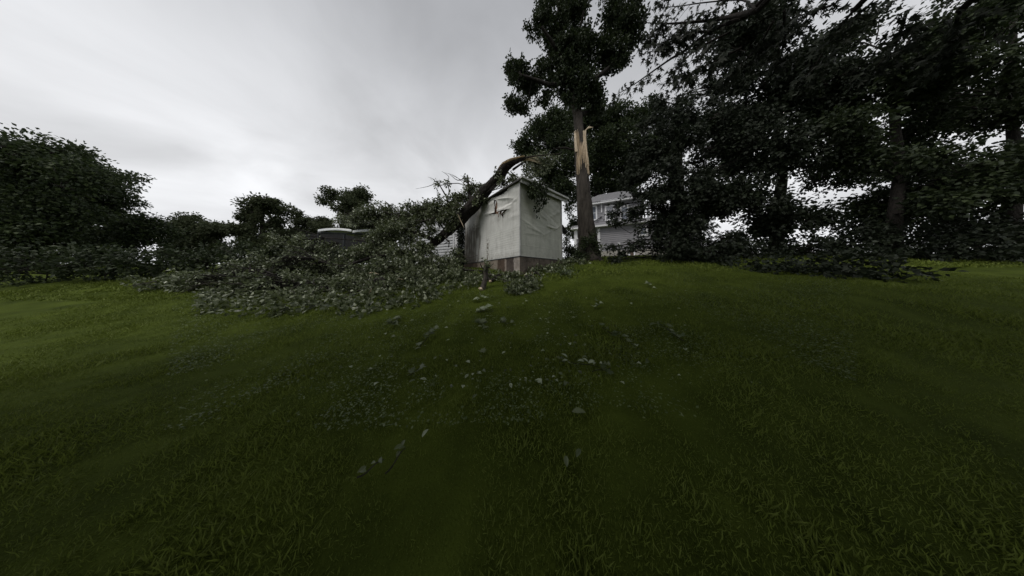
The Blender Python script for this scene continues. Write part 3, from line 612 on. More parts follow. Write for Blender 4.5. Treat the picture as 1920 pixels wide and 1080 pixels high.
# link the boughs to the trunk
for a, b, k in ((P[14], hang[0][0], 0), (P[13], hang[1][0], 1), (P[15], hang[-4][0], 2), (P[15], hang[-2][0], 3)):
    m = MB(); e = at(*b); m.tube(curve([a, (a + e) / 2 + [0, 0, .5], e], 12), np.linspace(.12, .045, 12), 8, .1, k); m.build('limb', M['bark_dark'], r, True)
PP, DD = np.array(PP), np.array(DD)
a = sprigs(PP, DD, 4, .17, .07, .14, 1.1); leafmesh('hanging_leaves', *a[:4], T_STAR, CON, r, clump=a[4])
B = [(np.array(c, float), np.array(rr, float)) for c, rr in (((1, -1.6, 7.4), (2.6, 1.8, 1.5)), ((-2.0, -2.2, 7.0), (2.4, 2.0, 1.5)), ((4.5, -.8, 8.4), (2.4, 2.0, 1.8)), ((2.5, -3.8, 7), (2.8, 2.2, 1.6)), ((-1, -4.5, 6.4), (2.8, 2.2, 1.7)), ((6, -4, 7.5), (2.6, 2.4, 2)),
     ((3, -6.5, 6), (3, 2, 1.8)), ((-4.5, -3, 5.8), (2.2, 2.0, 1.6)), ((0, -7, 5.6), (3, 2, 2)), ((2, -1.5, 9.4), (2.8, 2.0, 1.2)), ((-4, -6, 5.2), (2.6, 2, 2)), ((-6.5, -2.2, 5.6), (2.4, 2, 1.4)), ((0, -.9, 5.6), (2.2, .8, .9)), ((-3.5, -1.2, 6.0), (2.2, .9, 1.)), ((8, -2, 7), (2.4, 2, 2)), ((0, .9, 8.3), (2.8, 1.3, .9)), ((4.5, .9, 8.4), (2.6, 1.3, .9)), ((-4.5, .7, 8.0), (2.6, 1.3, .9)), ((-8.5, .3, 7.4), (2.6, 1.3, .9)), ((9, .8, 8.4), (2.6, 1.3, .9)))]
print(tree(r, [P[14:]], B + [(c_ + np.array([RNG.uniform(-1.5, 1.5), RNG.uniform(-1.5, -.3), RNG.uniform(.5, 1.5)]), r_) for c_, r_ in B], DK, T_TINY, .28, 14, 80, -.15, M['bark_dark'], .7, .3, .05, .09, .5))  # out-of-view crown masses, widened and thickened to darken the near grass

# ------------------------------------------------------------------ fallen limb with its crown
fallen = empty('fallen_limb', gpt(770, 500, 10.2), 'huge snapped limb leaning over the shed roof with its crushed leafy crown on the lawn', 'fallen tree')
fp = np.array([(985, 296, 3.5, 8.7), (973, 300, 5, 8.75), (960, 305, 7.5, 8.8), (947, 314, 9.5, 8.9), (936, 330, 9.6, 9.05), (922, 346, 10.5, 9.2), (905, 364, 11.5, 9.4), (888, 384, 12.5, 9.6), (872, 402, 13, 9.75), (855, 420, 11.5, 9.9), (838, 436, 9.5, 10), (818, 453, 8, 10.1), (800, 468, 7, 10.2), (780, 484, 6, 10.2), (750, 505, 5, 10.0), (725, 520, 4, 9.8)], float)
c = curve(fp, 80); P = np.array([at(x, y, Y) for x, y, _, Y in c]); Rr = c[:, 2] * c[:, 3] / F * .9
m = MB(); m.tube(P, Rr, 26, .24, 11); m.build('trunk', M['bark_dark'], fallen, True); fl_skel = P
m = MB(); upv = unit(np.array([-.25, -.75, .75]))
fibres(m, P[:21], Rr[:21], -.75, .95, 11, lambda f: 0., lambda f: .95 - .6 * abs(f - .45), upv, lift=.02)
for i in range(5):
    q0 = P[int(3 + i)]; m.tube(curve([q0, q0 + np.array([.25 + .1 * i, .05 * i, .02 + .03 * i]), q0 + np.array([.75 + .12 * i, .05 * i, .10 - .03 * i])], 6), np.linspace(.03, .008, 6), 4)
m.build('split_wood', M['wood'], fallen)
m = MB()
for s0, pts in ((0, [(985, 296, 8.7), (1000, 293, 8.75), (1020, 291, 8.9), (1040, 289, 9.1), (1052, 287, 9.2)]),):
    m.tube(curve([at(*q) for q in pts], 10), np.linspace(.05, .012, 10), 5, .2, 3)
m.build('torn_strip', M['bark'], fallen, True)
m = MB()
for k in range(26):   # shaggy bark lifting near the break
    i = int(RNG.integers(14, 30)); d = unit(RNG.normal(size=3) + [.0, -.6, .9]); q = P[i] + d * Rr[i] * .9; m.tube([q, q + np.array([.08, 0, .03]) + d * .05, q + np.array([.16, 0, .02]) + d * RNG.uniform(.03, .12)], [.03, .02, .004], 3)
m.build('loose_bark', M['bark_dark'], fallen)
Br = [[(872, 402, 9.7, 5), (850, 395, 9.9, 4), (825, 388, 10.2, 3.5), (800, 392, 10.4, 3), (780, 395, 10.4, 2)], [(888, 384, 9.6, 4), (880, 365, 10, 3), (878, 345, 10.2, 2), (876, 328, 10.3, 1)], [(845, 392, 10, 3), (838, 372, 10.1, 1.6), (826, 350, 10.2, 1.1), (819, 339, 10.2, .7)], [(838, 372, 10.1, 1), (842, 358, 10.1, .9), (838, 342, 10.1, .6)],
      [(818, 453, 10, 4), (790, 440, 10, 3.5), (750, 430, 10.3, 3), (715, 418, 11, 2)], [(750, 430, 10.3, 2), (748, 405, 10.4, 1), (735, 388, 10.5, .8), (722, 378, 10.6, .6)], [(838, 436, 9.7, 2), (836, 448, 9.4, 1.3), (842, 452, 9.3, 1.2), (841, 464, 9.2, .8)], [(842, 452, 9.3, 1), (832, 458, 9.2, .6)],
      [(780, 484, 10, 5), (740, 478, 9.4, 4), (690, 485, 8.6, 3), (645, 500, 8, 2)], [(770, 490, 9.8, 5), (760, 520, 8.6, 4), (720, 545, 7.4, 3), (670, 562, 6.8, 2), (635, 575, 6.4, 1)], [(800, 468, 9.8, 4), (830, 490, 9, 3), (870, 505, 8.2, 2), (905, 508, 7.8, 1.5)],
      [(790, 480, 9.8, 4), (810, 510, 8.4, 3), (850, 525, 7.6, 2), (890, 530, 7.2, 1)], [(740, 478, 9.4, 3), (700, 455, 9.8, 2), (665, 450, 10, 1.2)], [(630, 600, 5.9, 1.2), (660, 575, 6.4, 1.3), (700, 560, 6.8, 1.2), (735, 550, 7, 1)], [(600, 560, 7, 1.5), (660, 548, 7.2, 1.5), (720, 530, 7.8, 1.4)]]
skel = [fl_skel[40:]]
for i, b in enumerate(Br):
    c = curve(np.array([(x, y, Y, r_) for x, y, Y, r_ in b], float), 14); q = np.array([at(x, y, Y) for x, y, Y, _ in c])
    g = ground(q[:, 0], q[:, 1]) + .06; q[:, 2] = np.maximum(q[:, 2], g)
    m = MB(); m.tube(q, c[:, 3] * c[:, 2] / F, 7, .15, i); m.build('limb', M['bark_dark'], fallen, True)
    if i not in (2, 3, 5, 6, 7): skel.append(q)
Bl = blobs_px([(852, 374, 13, 9, 10), (836, 384, 12, 9, 10.1), (858, 412, 8, 4, 9.4), (842, 428, 8, 4, 9.6), (822, 444, 8, 4, 9.8), (890, 380, 5, 3, 9.2), (932, 326, 6, 4, 8.9), (770, 392, 15, 10, 10.6), (792, 386, 14, 8, 10.4), (752, 400, 14, 9, 10.6), (728, 398, 16, 9, 10.9), (895, 365, 6, 4, 9.2), (866, 386, 10, 6, 9.4), (906, 350, 7, 4, 9.4), (884, 372, 7, 4, 9.3), (848, 404, 9, 5, 9.5), (745, 408, 22, 14, 10.8), (775, 398, 18, 12, 10.6), (700, 398, 26, 13, 11), (676, 404, 22, 10, 13), (738, 440, 30, 20, 10), (806, 434, 14, 10, 9.8), (812, 398, 22, 14, 10.2), (862, 372, 16, 12, 10), (836, 425, 12, 7, 9.7),
    (590, 470, 36, 24, 10), (560, 500, 40, 26, 9), (510, 500, 40, 26, 9), (560, 540, 44, 22, 7.4), (500, 545, 44, 22, 7.4), (450, 515, 44, 26, 8.4), (400, 525, 44, 24, 8), (440, 555, 40, 20, 7.2), (540, 455, 30, 20, 10.5), (340, 525, 44, 22, 8),
    (880, 352, 13, 14, 10.2), (875, 335, 6, 9, 10.3), (893, 352, 12, 10, 10.2), (865, 370, 20, 14, 10.2), (845, 385, 22, 12, 10.2), (822, 392, 20, 13, 10.3), (820, 343, 5, 3, 10.2), (840, 345, 6, 4, 10.1), (828, 375, 10, 6, 10.2), (800, 395, 22, 13, 10.4), (855, 395, 22, 12, 9.8), (785, 400, 16, 11, 10.4), (830, 410, 30, 13, 9.9),
    (795, 412, 22, 11, 10.1), (770, 412, 20, 14, 10.4), (765, 435, 32, 22, 10), (735, 425, 28, 18, 10.6), (712, 406, 26, 13, 11.4), (715, 385, 8, 4, 11), (725, 395, 16, 8, 11), (722, 450, 30, 18, 9.8), (690, 464, 28, 12, 9.6), (668, 408, 26, 9, 13), (645, 414, 20, 6, 14.5),
    (755, 470, 34, 20, 9.2), (705, 480, 36, 20, 9), (665, 480, 30, 18, 9), (640, 500, 28, 20, 8.6), (600, 500, 30, 18, 8.8), (700, 510, 40, 20, 8.2), (790, 465, 20, 14, 9.2), (800, 490, 34, 18, 8.8), (840, 490, 26, 14, 8.8), (860, 480, 14, 14, 9.6), (740, 505, 40, 20, 8.2), (850, 506, 22, 9, 8.2), 
    (670, 540, 38, 18, 7.2), (620, 540, 34, 18, 7.2), (720, 540, 40, 16, 7.3), (770, 530, 40, 18, 7.6), (810, 522, 36, 14, 7.8), (850, 520, 30, 12, 7.8), (882, 522, 14, 7, 7.4), (945, 342, 14, 5, 8.6), (958, 335, 12, 5, 8.4), (968, 332, 10, 5, 8.2), (905, 372, 7, 5, 9.2),
    (905, 512, 16, 8, 7.6), ])
Bl = [(np.array([c_[0], c_[1], max(c_[2], gz(c_[0], c_[1]) + r_[2] * .55)]), r_) for c_, r_ in Bl]
print('fallen', tree(fallen, skel, Bl, PILE, T_SIMPLE, .115, 15, 150, .42, M['bark_dark'], .34, .14, .35, .028, 1.9, .35))
tw = MB()
for k in range(80):     # bare broken twigs poking out of the crushed crown
    c_, r_ = Bl[int(RNG.integers(9, len(Bl)))]; d = unit(RNG.normal(size=3) * [1, .8, .3] + [0, -.8, -.05]); q = c_ + d * r_ * .6; ln = RNG.uniform(.4, 1.3)
    e = q + d * ln + [0, 0, -.1]; e[2] = max(e[2], gz(e[0], e[1]) + .05); tw.tube(curve([q, (q + e) / 2 + RNG.normal(size=3) * .09, e], 7), np.linspace(.022, .006, 7) * RNG.uniform(.6, 1.3), 4)
tw.build('broken_twigs', M['bark'], fallen, kind='stuff')
# leafy end of the limb above the roof, behind the break, and the spray hanging down the right wall
m = MB(); q = curve([at(962, 318, 8.9), at(985, 303, 9.3), at(1003, 306, 9.4), at(1022, 315, 9.5)], 10); m.tube(q, np.linspace(.06, .02, 10), 6, .1); m.build('limb', M['bark_dark'], fallen, True)
B = blobs_px([(992, 300, 12, 12, 9.4), (1008, 305, 18, 14, 9.5), (1022, 312, 14, 12, 9.5), (1000, 325, 16, 8, 9.3), (1015, 293, 18, 7, 9.3), (1036, 300, 10, 8, 9.5)])
P1, D1, N1, S1, C1 = [], [], [], [], []
for c_, r_ in B:
    C = fill(c_, r_, int(110 * (r_[0] * r_[1] * r_[2]) ** (2 / 3.)) + 8, .05, 1.5); a = sprigs(C, RNG.normal(size=C.shape) + [0, 0, -.4], 13, .35, .15, .105, .8)
    for l_, v_ in zip((P1, D1, N1, S1, C1), a): l_.append(v_)
leafmesh('crown', np.vstack(P1), np.vstack(D1), np.vstack(N1), np.concatenate(S1), T_SIMPLE, PILE, fallen, clump=np.concatenate(C1))
spray = empty('hanging_spray', [*SC_ + dR * .9, ZT], 'dark leafy spray hanging over the roof edge down the right-hand wall of the shed', 'branch')
m = MB(); PP = []
def wpt(x, y, off): q = wuv(x, y, 'R'); p = SC_ + dR * q[0] + nR * off; return np.array([p[0], p[1], ZF + q[1]])
for pts in ([(1012, 340, .1), (1008, 350, .3), (1000, 362, .33), (996, 375, .3), (1000, 390, .26), (1002, 402, .24)], [(1012, 340, .1), (1014, 352, .3), (1016, 366, .3), (1012, 380, .28)], [(1008, 350, .3), (994, 355, .33), (985, 364, .3)], [(1000, 362, .33), (988, 372, .3)], [(1012, 340, .1), (1000, 346, .35), (988, 352, .3)], [(1010, 345, .2), (1006, 368, .3), (1010, 384, .3)]):
    q = curve([wpt(*p) for p in pts], 12); m.tube(q, np.linspace(.02, .005, 12), 4); PP += [q[i] for i in range(3, 12)] * 2
m.build('twigs', M['bark_dark'], spray, kind='stuff'); PP = np.array(PP) + RNG.normal(size=(len(PP), 3)) * .06
a = sprigs(PP, RNG.normal(size=PP.shape) * .5 + [0, 0, -1], 7, .22, .11, .10, .8); leafmesh('leaves', *a[:4], T_SIMPLE, DK2, spray, clump=a[4])

# leaf litter mats torn off the crown, lying on the slope
def mat_on_ground(name, lab, poly, n, hgt, root=None, per=7, size=.125, mat_=PILE, cat='leaf litter'):
    poly = np.array([onground(x, y)[:2] for x, y in poly]); lo_, hi_ = poly.min(0), poly.max(0); C = []
    while len(C) < n:
        p = lo_ + (hi_ - lo_) * RNG.random(2)
        if inpoly(np.array([p[0]]), np.array([p[1]]), poly)[0] and mn.noise(Vector((p[0] * 1.7, p[1] * 1.7, 2))) > -.22:
            C.append([p[0], p[1], gz(*p) + .04 + hgt * RNG.random() ** 1.6])
    C = np.array(C); a = sprigs(C, RNG.normal(size=C.shape) * [1, 1, .3], per, .32, .12, size, .1)
    k = a[0][:, 2] < ground(a[0][:, 0], a[0][:, 1]) + .02; a[0][k, 2] = ground(a[0][k, 0], a[0][k, 1]) + .03
    return leafmesh(name, *a[:4], T_SIMPLE, mat_, root, clump=a[4])
mat_on_ground('low_leaves', '', [(380, 550), (560, 510), (640, 505), (760, 500), (840, 506), (880, 516), (903, 526), (905, 537), (862, 546), (805, 560), (762, 573), (702, 581), (630, 588), (560, 594), (470, 596), (380, 590)], 2600, .24, fallen)
mat_on_ground('ragged_leaves', '', [(640, 575), (720, 570), (800, 555), (860, 548), (840, 556), (770, 580), (700, 590), (640, 598)], 60, .06, fallen, 5)

def downed(name, lab, base, tips, blob, n=60, leaf=PILE, cut=True, cat='branch', r0=.05):
    """a torn leafy branch lying on the grass: stem, side stems and leaves"""
    b = onground(*base); root = empty(name, b, lab, cat); b = b + [0, 0, .05]; m = MB(); PP = []
    for t in tips:
        e = onground(t[0], t[1]) + [0, 0, t[2]]; q = curve([b, (b + e) / 2 + [0, 0, .06 + t[2] * .3], e], 9); m.tube(q, np.linspace(r0, .007, 9), 6, .1); PP += [q[i] for i in range(3, 9)]
    m.build('stem', M['bark_dark'], root, True)
    if cut:
        d = unit(b - onground(tips[0][0], tips[0][1])); m = MB(); m.tube([b - d * .01, b + d * .05, b + d * .08], [r0 * 1.05, r0 * .9, r0 * .3], 6, .3); m.build('broken_end', M['wood'], root)
    C = []
    for x, y, rx, ry in blob:
        for k in range(n // len(blob)):
            a_ = random.random() * 6.283; q = random.random() ** .5; p = onground(x + rx * q * math.cos(a_), y + ry * q * math.sin(a_)); C.append([p[0], p[1], p[2] + .05 + .2 * random.random() * (1 - q * .6)])
    C = np.array(C); a = sprigs(C, RNG.normal(size=C.shape) * [1, 1, .4], 9, .3, .12, .105, .1)
    k = a[0][:, 2] < ground(a[0][:, 0], a[0][:, 1]) + .03; a[0][k, 2] = ground(a[0][k, 0], a[0][k, 1]) + .03
    leafmesh('leaves', *a[:4], T_SIMPLE, leaf, root, clump=a[4])
downed('broken_branch', 'leafy branch with a pale broken end on the grass before the shed corner', (985, 520), [(1000, 545, .1), (975, 548, .1), (1008, 530, .1)], [(978, 542, 26, 12), (1000, 536, 16, 8), (965, 548, 14, 6)], 90)
downed('broken_branch', 'leafy branch lying against the base of the right-hand shed wall', (1000, 514), [(1030, 508, .15), (1045, 505, .1), (1015, 522, .05)], [(1022, 512, 22, 8), (1040, 506, 12, 5), (1000, 510, 14, 6)], 75)
downed('broken_branch', 'thin leafy branch on the crest between shed and broken tree', (1052, 497), [(1072, 494, .06), (1095, 494, .05)], [(1070, 494, 18, 3), (1090, 495, 8, 2), (1058, 499, 10, 3)], 46, cut=False, r0=.02)
downed('broken_branch', 'dark leaf tuft on the lawn right of the fallen branches', (1050, 520), [(1070, 512, .04)], [(1062, 515, 16, 5)], 16, GRN, cut=False, r0=.015)
downed('broken_branch', 'leafy branches heaped against the middle of the stained foundation', (920, 530), [(945, 519, .12), (960, 516, .1), (905, 520, .1)], [(940, 524, 24, 5), (965, 522, 12, 4)], 54)
# short stump-like branch standing in the pile with a broken pale foot
st = empty('branch_stub', onground(904, 543), 'short grey stub of branch standing upright in the leaves before the foundation', 'branch')
b = onground(904, 543); Yb = b[1]; q = curve([b + [0, 0, -.02], at(907, 534, Yb + .05), at(911, 520, Yb + .1), at(911, 506, Yb + .12), at(912, 498, Yb + .12)], 14)
m = MB(); m.tube(q, np.linspace(.10, .065, 14), 12, .12, 5); m.tube(curve([q[9], at(903, 500, Yb + .1), at(900, 493, Yb)], 6), np.linspace(.03, .01, 6), 5); m.tube(curve([q[10], at(919, 500, Yb + .1), at(926, 494, Yb)], 6), np.linspace(.025, .008, 6), 5)
m.build('stem', M['bark'], st, True)
m = MB(); m.tube([b + [0, -.02, -.02], b + [-.04, -.1, .04], b + [-.09, -.14, .05]], [.07, .06, .02], 7, .4, 2); m.build('broken_end', M['wood'], st)
C = np.array([q[-1], q[-2], at(905, 494, Yb), at(918, 494, Yb), q[-1] + [0, 0, .05]]); a = sprigs(C, RNG.normal(size=C.shape) + [0, 0, 1], 9, .2, .12, .095); leafmesh('leaves', *a[:4], T_SIMPLE, PILE, st)
# pale splinters thrown on the pile
def splinter(lab, pts, rr):
    P = [at(*p) for p in pts]; P = [np.array([p[0], p[1], max(p[2], gz(p[0], p[1]) + .03)]) for p in P]
    m = MB(); q = curve(P, 9); m.tube(q, rr * np.array([.25, .7, 1, .9, 1, .8, .9, .5, .15]), 5, .35, pts[0][0], flat=.45)
    o = m.build('wood_splinter', M['wood']); tag(o, lab, 'splinter')
splinter('long pale splinter leaning upright at the front left of the pile', [(697, 541, 6.3), (691, 552, 6.25), (685, 567, 6.2)], .03)
splinter('short pale splinter lying flat high in the left pile', [(690, 512, 6.9), (700, 511.5, 6.9), (711, 514, 6.95)], .028)
splinter('pale splinter of wood dangling beside the left end of the shed', [(858, 401, 9.2), (864, 414, 9.2), (870, 427, 9.15)], .04)
splinter('small pale chip of wood at the foot of the pile', [(742, 524, 7.0), (750, 523, 7.0), (757, 525, 7.0)], .022)

# ------------------------------------------------------------------ fallen leaves and sprigs on the lawn
def one_leaf(name, lab, x, y, size, leafm, yaw, tilt=.25, tpl=T_MAPLE, parent=None, curl=.3, lift=.055):
    p = onground(x, y); tv, tf = tpl; v = tv.copy()
    v[:, 2] += -curl * (v[:, 1] - .4) ** 2 + curl * .8 * np.abs(v[:, 0])
    d = np.array([math.cos(yaw), math.sin(yaw), tilt]); 
    size *= .88 if lab else 1
    o = leafmesh(name, p[None] + [[0, 0, lift]] - unit(d)[None] * size * .5, d[None], np.array([[random.uniform(-.3, .3), -.25, 1.]]), np.array([size]), (v, tf), leafm, parent, None)
    if parent is None: tag(o, lab, 'leaf')
    return o
T_OVAL = (np.array([[0, 0, 0], [-.16, .2, .04], [0, .2, -.01], [.16, .2, .04], [-.24, .5, .05], [0, .5, -.02], [.24, .5, .05], [-.15, .8, .03], [0, .8, -.02], [.15, .8, .03], [0, 1, -.03]]),
          np.array([[0, 2, 1], [0, 3, 2], [1, 2, 5], [1, 5, 4], [2, 3, 6], [2, 6, 5], [4, 5, 8], [4, 8, 7], [5, 6, 9], [5, 9, 8], [7, 8, 10], [8, 9, 10]]))
for x, y, s, mt, yaw, tp_, lab in (
    (1085, 782, .15, GRN, -.35, T_OVAL, 'narrow oval green leaf lying alone on the near right lawn'),
    (1010, 723, .12, PALE, 2.4, T_SIMPLE, 'broad pale leaf lying flat in the middle of the lawn'),
    (875, 713, .09, PALE, 1.2, T_OVAL, 'small pale leaf left of the broad pale leaf mid lawn'),
    (797, 823, .09, PALE, 1.3, T_OVAL, 'upright pale leaf on the near left lawn'),
    (890, 752, .08, GRN, .9, T_OVAL, 'small dull leaf just below the small pale one mid lawn'),
    (738, 636, .11, GRN, .2, T_MAPLE, 'dull curled leaf on the left lawn below the dark sprig'),
    (783, 659, .11, GRN, .5, T_OVAL, 'brownish leaf on the left lawn left of centre'),
    (903, 664, .15, GRN, 2.9, T_MAPLE, 'grey green leaf above the small pale leaf mid lawn'),
    (1110, 617, .10, GRN, .2, T_OVAL, 'thin leaf on the upper right lawn'),
    (1190, 652, .12, PALE, 1.8, T_STAR, 'three pointed pale leaf on the right lawn'),
    (1225, 613, .16, GRN, .1, T_OVAL, 'long faint leaf near the right side of the lawn'),
    (1183, 573, .13, PALE, 1.4, T_OVAL, 'upright pale leaf high on the right lawn'),
    (1075, 600, .09, PALE, -.5, T_OVAL, 'tiny pale leaf high on the lawn right of centre'),
    (1120, 567, .12, GRN, .5, T_MAPLE, 'small leaf on the lawn below the broken tree'),
    (988, 568, .10, PALE, .2, T_MAPLE, 'small pale leaf on the grass below the broken branch'),
    (772, 605, .11, GRN, .1, T_OVAL, 'pale green leaf beside the dark sprig on the left lawn'),
    (1145, 705, .12, GRN, .4, T_MAPLE, 'dull leaf right of the white leaf cluster'),
    (1060, 727, .10, GRN, 1.1, T_OVAL, 'faint leaf right of the broad pale leaf mid lawn'),
    (1062, 878, .09, GRN, 1.4, T_OVAL, 'upright pale leaf nearest the camera on the right'),
    (1085, 862, .09, GRN, .8, T_OVAL, 'dim rounded leaf beside the nearest right leaf'),
    (732, 715, .09, GRN, .3, T_OVAL, 'faint leaf left of the large folded leaf')):
    one_leaf('fallen_leaf', lab, x, y, s, mt, yaw, tpl=tp_)
def sprig(lab, x, y, leafm, n, size, twig_l=.25, yaw0=None, tpl=T_MAPLE):
    p = onground(x, y); root = empty('leaf_sprig', p, lab, 'sprig'); yaw0 = random.uniform(0, 6) if yaw0 is None else yaw0
    e = np.array([math.cos(yaw0) * twig_l, math.sin(yaw0) * twig_l, 0]); q = []
    for t in np.linspace(-.5, .5, 7):
        s_ = p + e * t; s_[2] = gz(s_[0], s_[1]) + .05 + .02 * math.sin(t * 5); q.append(s_)
    m = MB(); m.tube(q, np.linspace(.006, .003, 7), 5); m.build('twig', M['bark_dark'], root)
    for i in range(n):
        c = np.array(q[RNG.integers(0, 7)]); yaw = yaw0 + random.uniform(-1.6, 1.6) + (math.pi if i % 3 == 0 else 0)
        tv, tf = tpl; v = tv.copy(); v[:, 2] += .3 * np.abs(v[:, 0]) - .25 * (v[:, 1] - .3) ** 2
        leafmesh('leaf', c[None] + [[0, 0, .01 + .012 * i % .05]], np.array([[math.cos(yaw), math.sin(yaw), random.uniform(.0, .6)]]), np.array([[random.uniform(-.5, .5), -.4, 1.]]), np.array([size * random.uniform(.8, 1.2)]), (v, tf), leafm, root, None)
sprig('cluster of white leaf undersides on the right lawn', 1093, 690, PALE, 8, .085, .40, -.5, T_OVAL)
sprig('large folded pale green leaf pair on the left lawn', 776, 706, GRN, 3, .11, .12, .4)
sprig('dull sprig lying just right of the white leaf cluster', 1128, 702, GRN, 5, .085, .3)
sprig('pale sprig on the lawn just below the pile', 897, 566, PALE, 6, .13, .3, .1)
sprig('wide pale sprig below the first one near the pile', 908, 586, PALE, 7, .14, .4, 0)
sprig('dark sprig on the left lawn with drooping leaves', 740, 606, GRN, 9, .15, .4)
sprig('dark sprig in the middle of the lawn below the pale sprigs', 903, 613, GRN, 8, .14, .35)
sprig('small dark sprig right of the middle one', 945, 610, GRN, 5, .12, .25)
sprig('dark spread of leaves on the right lawn', 1150, 632, GRN, 9, .10, .5)
sprig('pale green sprig on the upper right lawn', 1120, 578, PALE, 4, .11, .25)
sprig('faint pale sprig near the shade of the dark tree', 1222, 541, PALE, 5, .13, .3)
sprig('dim leaf cluster nearest the camera on the left', 742, 876, GRN, 4, .055, .16, 1.2, T_OVAL)
sprig('dim torn leaves at the bottom left of the lawn', 695, 893, GRN, 4, .055, .16, .6, T_OVAL)
sprig('low dark sprig at the far right of the lawn', 1260, 630, GRN, 6, .10, .4)
sprig('dark sprig in a hollow left of centre', 800, 640, GRN, 7, .12, .5)
small = [(x, y) for x, y in zip(np.clip(RNG.normal(960, 150, 230), 640, 1285), 548 + 190 * RNG.random(230) ** 1.6)]
for x, y in small:
    o = one_leaf('leaf_scrap', '', x, y, random.uniform(.035, .085), random.choice([GRN, PALE, PALE, GRN, PILE, PALE, PILE]), random.uniform(0, 6), tpl=random.choice([T_OVAL, T_SIMPLE]))
    tag(o, 'small torn leaf scrap scattered on the lawn', 'leaf', 'small leaf scraps strewn over the lawn')

# ------------------------------------------------------------------ grey house behind
def plane_frame(a, b):
    """vertical wall from a to b (x, Y): returns origin, direction and the normal that faces the camera"""
    a, b = np.array(a, float), np.array(b, float); d = unit(b - a); n_ = np.array([-d[1], d[0]]); n_ = n_ if n_ @ a < 0 else -n_
    return a, d, n_, np.linalg.norm(b - a)
def lap(m, o, d, nn, u0, u1, z0, z1, pitch=.13, lipw=.02):
    n_ = max(1, int(round((z1 - z0) / pitch))); zs = np.linspace(z0, z1, n_ + 1)
    for i in range(n_):
        p, q = o + d * u0, o + d * u1; lo_, hi_ = nn * lipw, nn * .003
        m.add([[*(p + lo_), zs[i]], [*(q + lo_), zs[i]], [*(q + hi_), zs[i + 1] - .001], [*(p + hi_), zs[i + 1] - .001], [*p, zs[i]], [*q, zs[i]]], [(0, 1, 2, 3), (4, 5, 1, 0)])
def wbox(m, o, d, nn, u0, u1, z0, z1, t0, t1):
    quadbox(m, o + d * u0, d, u1 - u0, z0, z1, nn, t0, t1)
def window(parent, o, d, nn, u0, u1, z0, z1, pane='blind', mullion=True):
    root = MB(); t = .15
    for a, b, c, e in ((u0 - t, u1 + t, z1, z1 + t), (u0 - t, u1 + t, z0 - t, z0), (u0 - t, u0, z0, z1), (u1, u1 + t, z0, z1)): wbox(root, o, d, nn, a, b, c, e, .0, .10)
    w_ = root.build('window', M['trim'], parent)
    m = MB(); wbox(m, o, d, nn, u0 + .002, u1 - .002, z0 + .002, z1 - .002, .05, .06); p = m.build('pane', M[pane]); p.parent = w_; p.location = (0, 0, 0)
    if mullion:
        m = MB(); wbox(m, o, d, nn, u0 + .003, u1 - .003, (z0 + z1) / 2 - .025, (z0 + z1) / 2 + .025, .062, .085); p = m.build('sash_bar', M['trim']); p.parent = w_; p.location = (0, 0, 0)
    return w_
def xy(x, Y): return np.array([(x - PX) / F * Y * 1.0, Y])
A, Bp = xy(1078, 20.2), xy(1320, 15.8)
house = empty('grey_house', [A[0], A[1], gz(A[0], A[1])], 'grey two storey house with white trim behind the broken tree', 'house')
o, d, nn, Ln = plane_frame(A, Bp)
def hu(x, y, off=0):
    r_ = ray(x, y); t = ((o + nn * off - CAM[:2]) @ nn) / (r_[:2] @ nn); p = CAM + r_ * t; return (p[:2] - o) @ d, p[2]
zE = hu(1150, 424)[1]; zB = hu(1150, 483)[1]; zfd = hu(1150, 470)[1]
m = MB(); lap(m, o, d, nn, 0, Ln, zfd, zE, .19, .045); wbox(m, o, d, nn, 0, Ln, zfd, zE + .1, -.2, 0); m.build('wall', M['siding'], house)
m = MB(); wbox(m, o, d, nn, 0, Ln, zB - 1.2, zfd - .004, -.2, .03); m.build('foundation', M['base'], house)
side = -nn
m = MB(); lap(m, o, side, -d, 0, 6, zfd - .6, zE, .14); quadbox(m, o + d * .002, side, 6, zfd - 1.5, zE, d, 0, .2); m.build('wall', M['siding'], house)
for x in (1079, 1123):
    u = hu(x, 450)[0]; m = MB(); wbox(m, o, d, nn, u - .12, u + .12, zfd - .3 if x > 1100 else zfd, zE, .046, .08); m.build('corner_board', M['trim'], house)
m = MB(); wbox(m, o, d, nn, -.3, Ln, zE, zE + .17, .02, .45); m.build('fascia', M['trim'], house)
u0, z0 = hu(1112, 432)[0], 0
# lower roof as shingle courses
for i in range(5):
    a0, a1 = .45 - i * .28, .45 - (i + 1) * .28 - .03; zz = zE + .16 + i * .11
    e0, e1 = o + nn * a0, o + nn * a1
    p0, p1, p2, p3 = e0 + d * -.3, e0 + d * Ln, e1 + d * Ln, e1 + d * -.3
    m = MB(); m.prism([[*p0, zz], [*p1, zz], [*p2, zz + .125], [*p3, zz + .125]], [0, 0, .03]); m.build('shingle_course', M['shingle'], house)
m = MB(); wbox(m, o, d, nn, -.1, Ln, zE - .02, zE + .15, -1.0, 0.01); m.build('soffit', M['trim'], house)
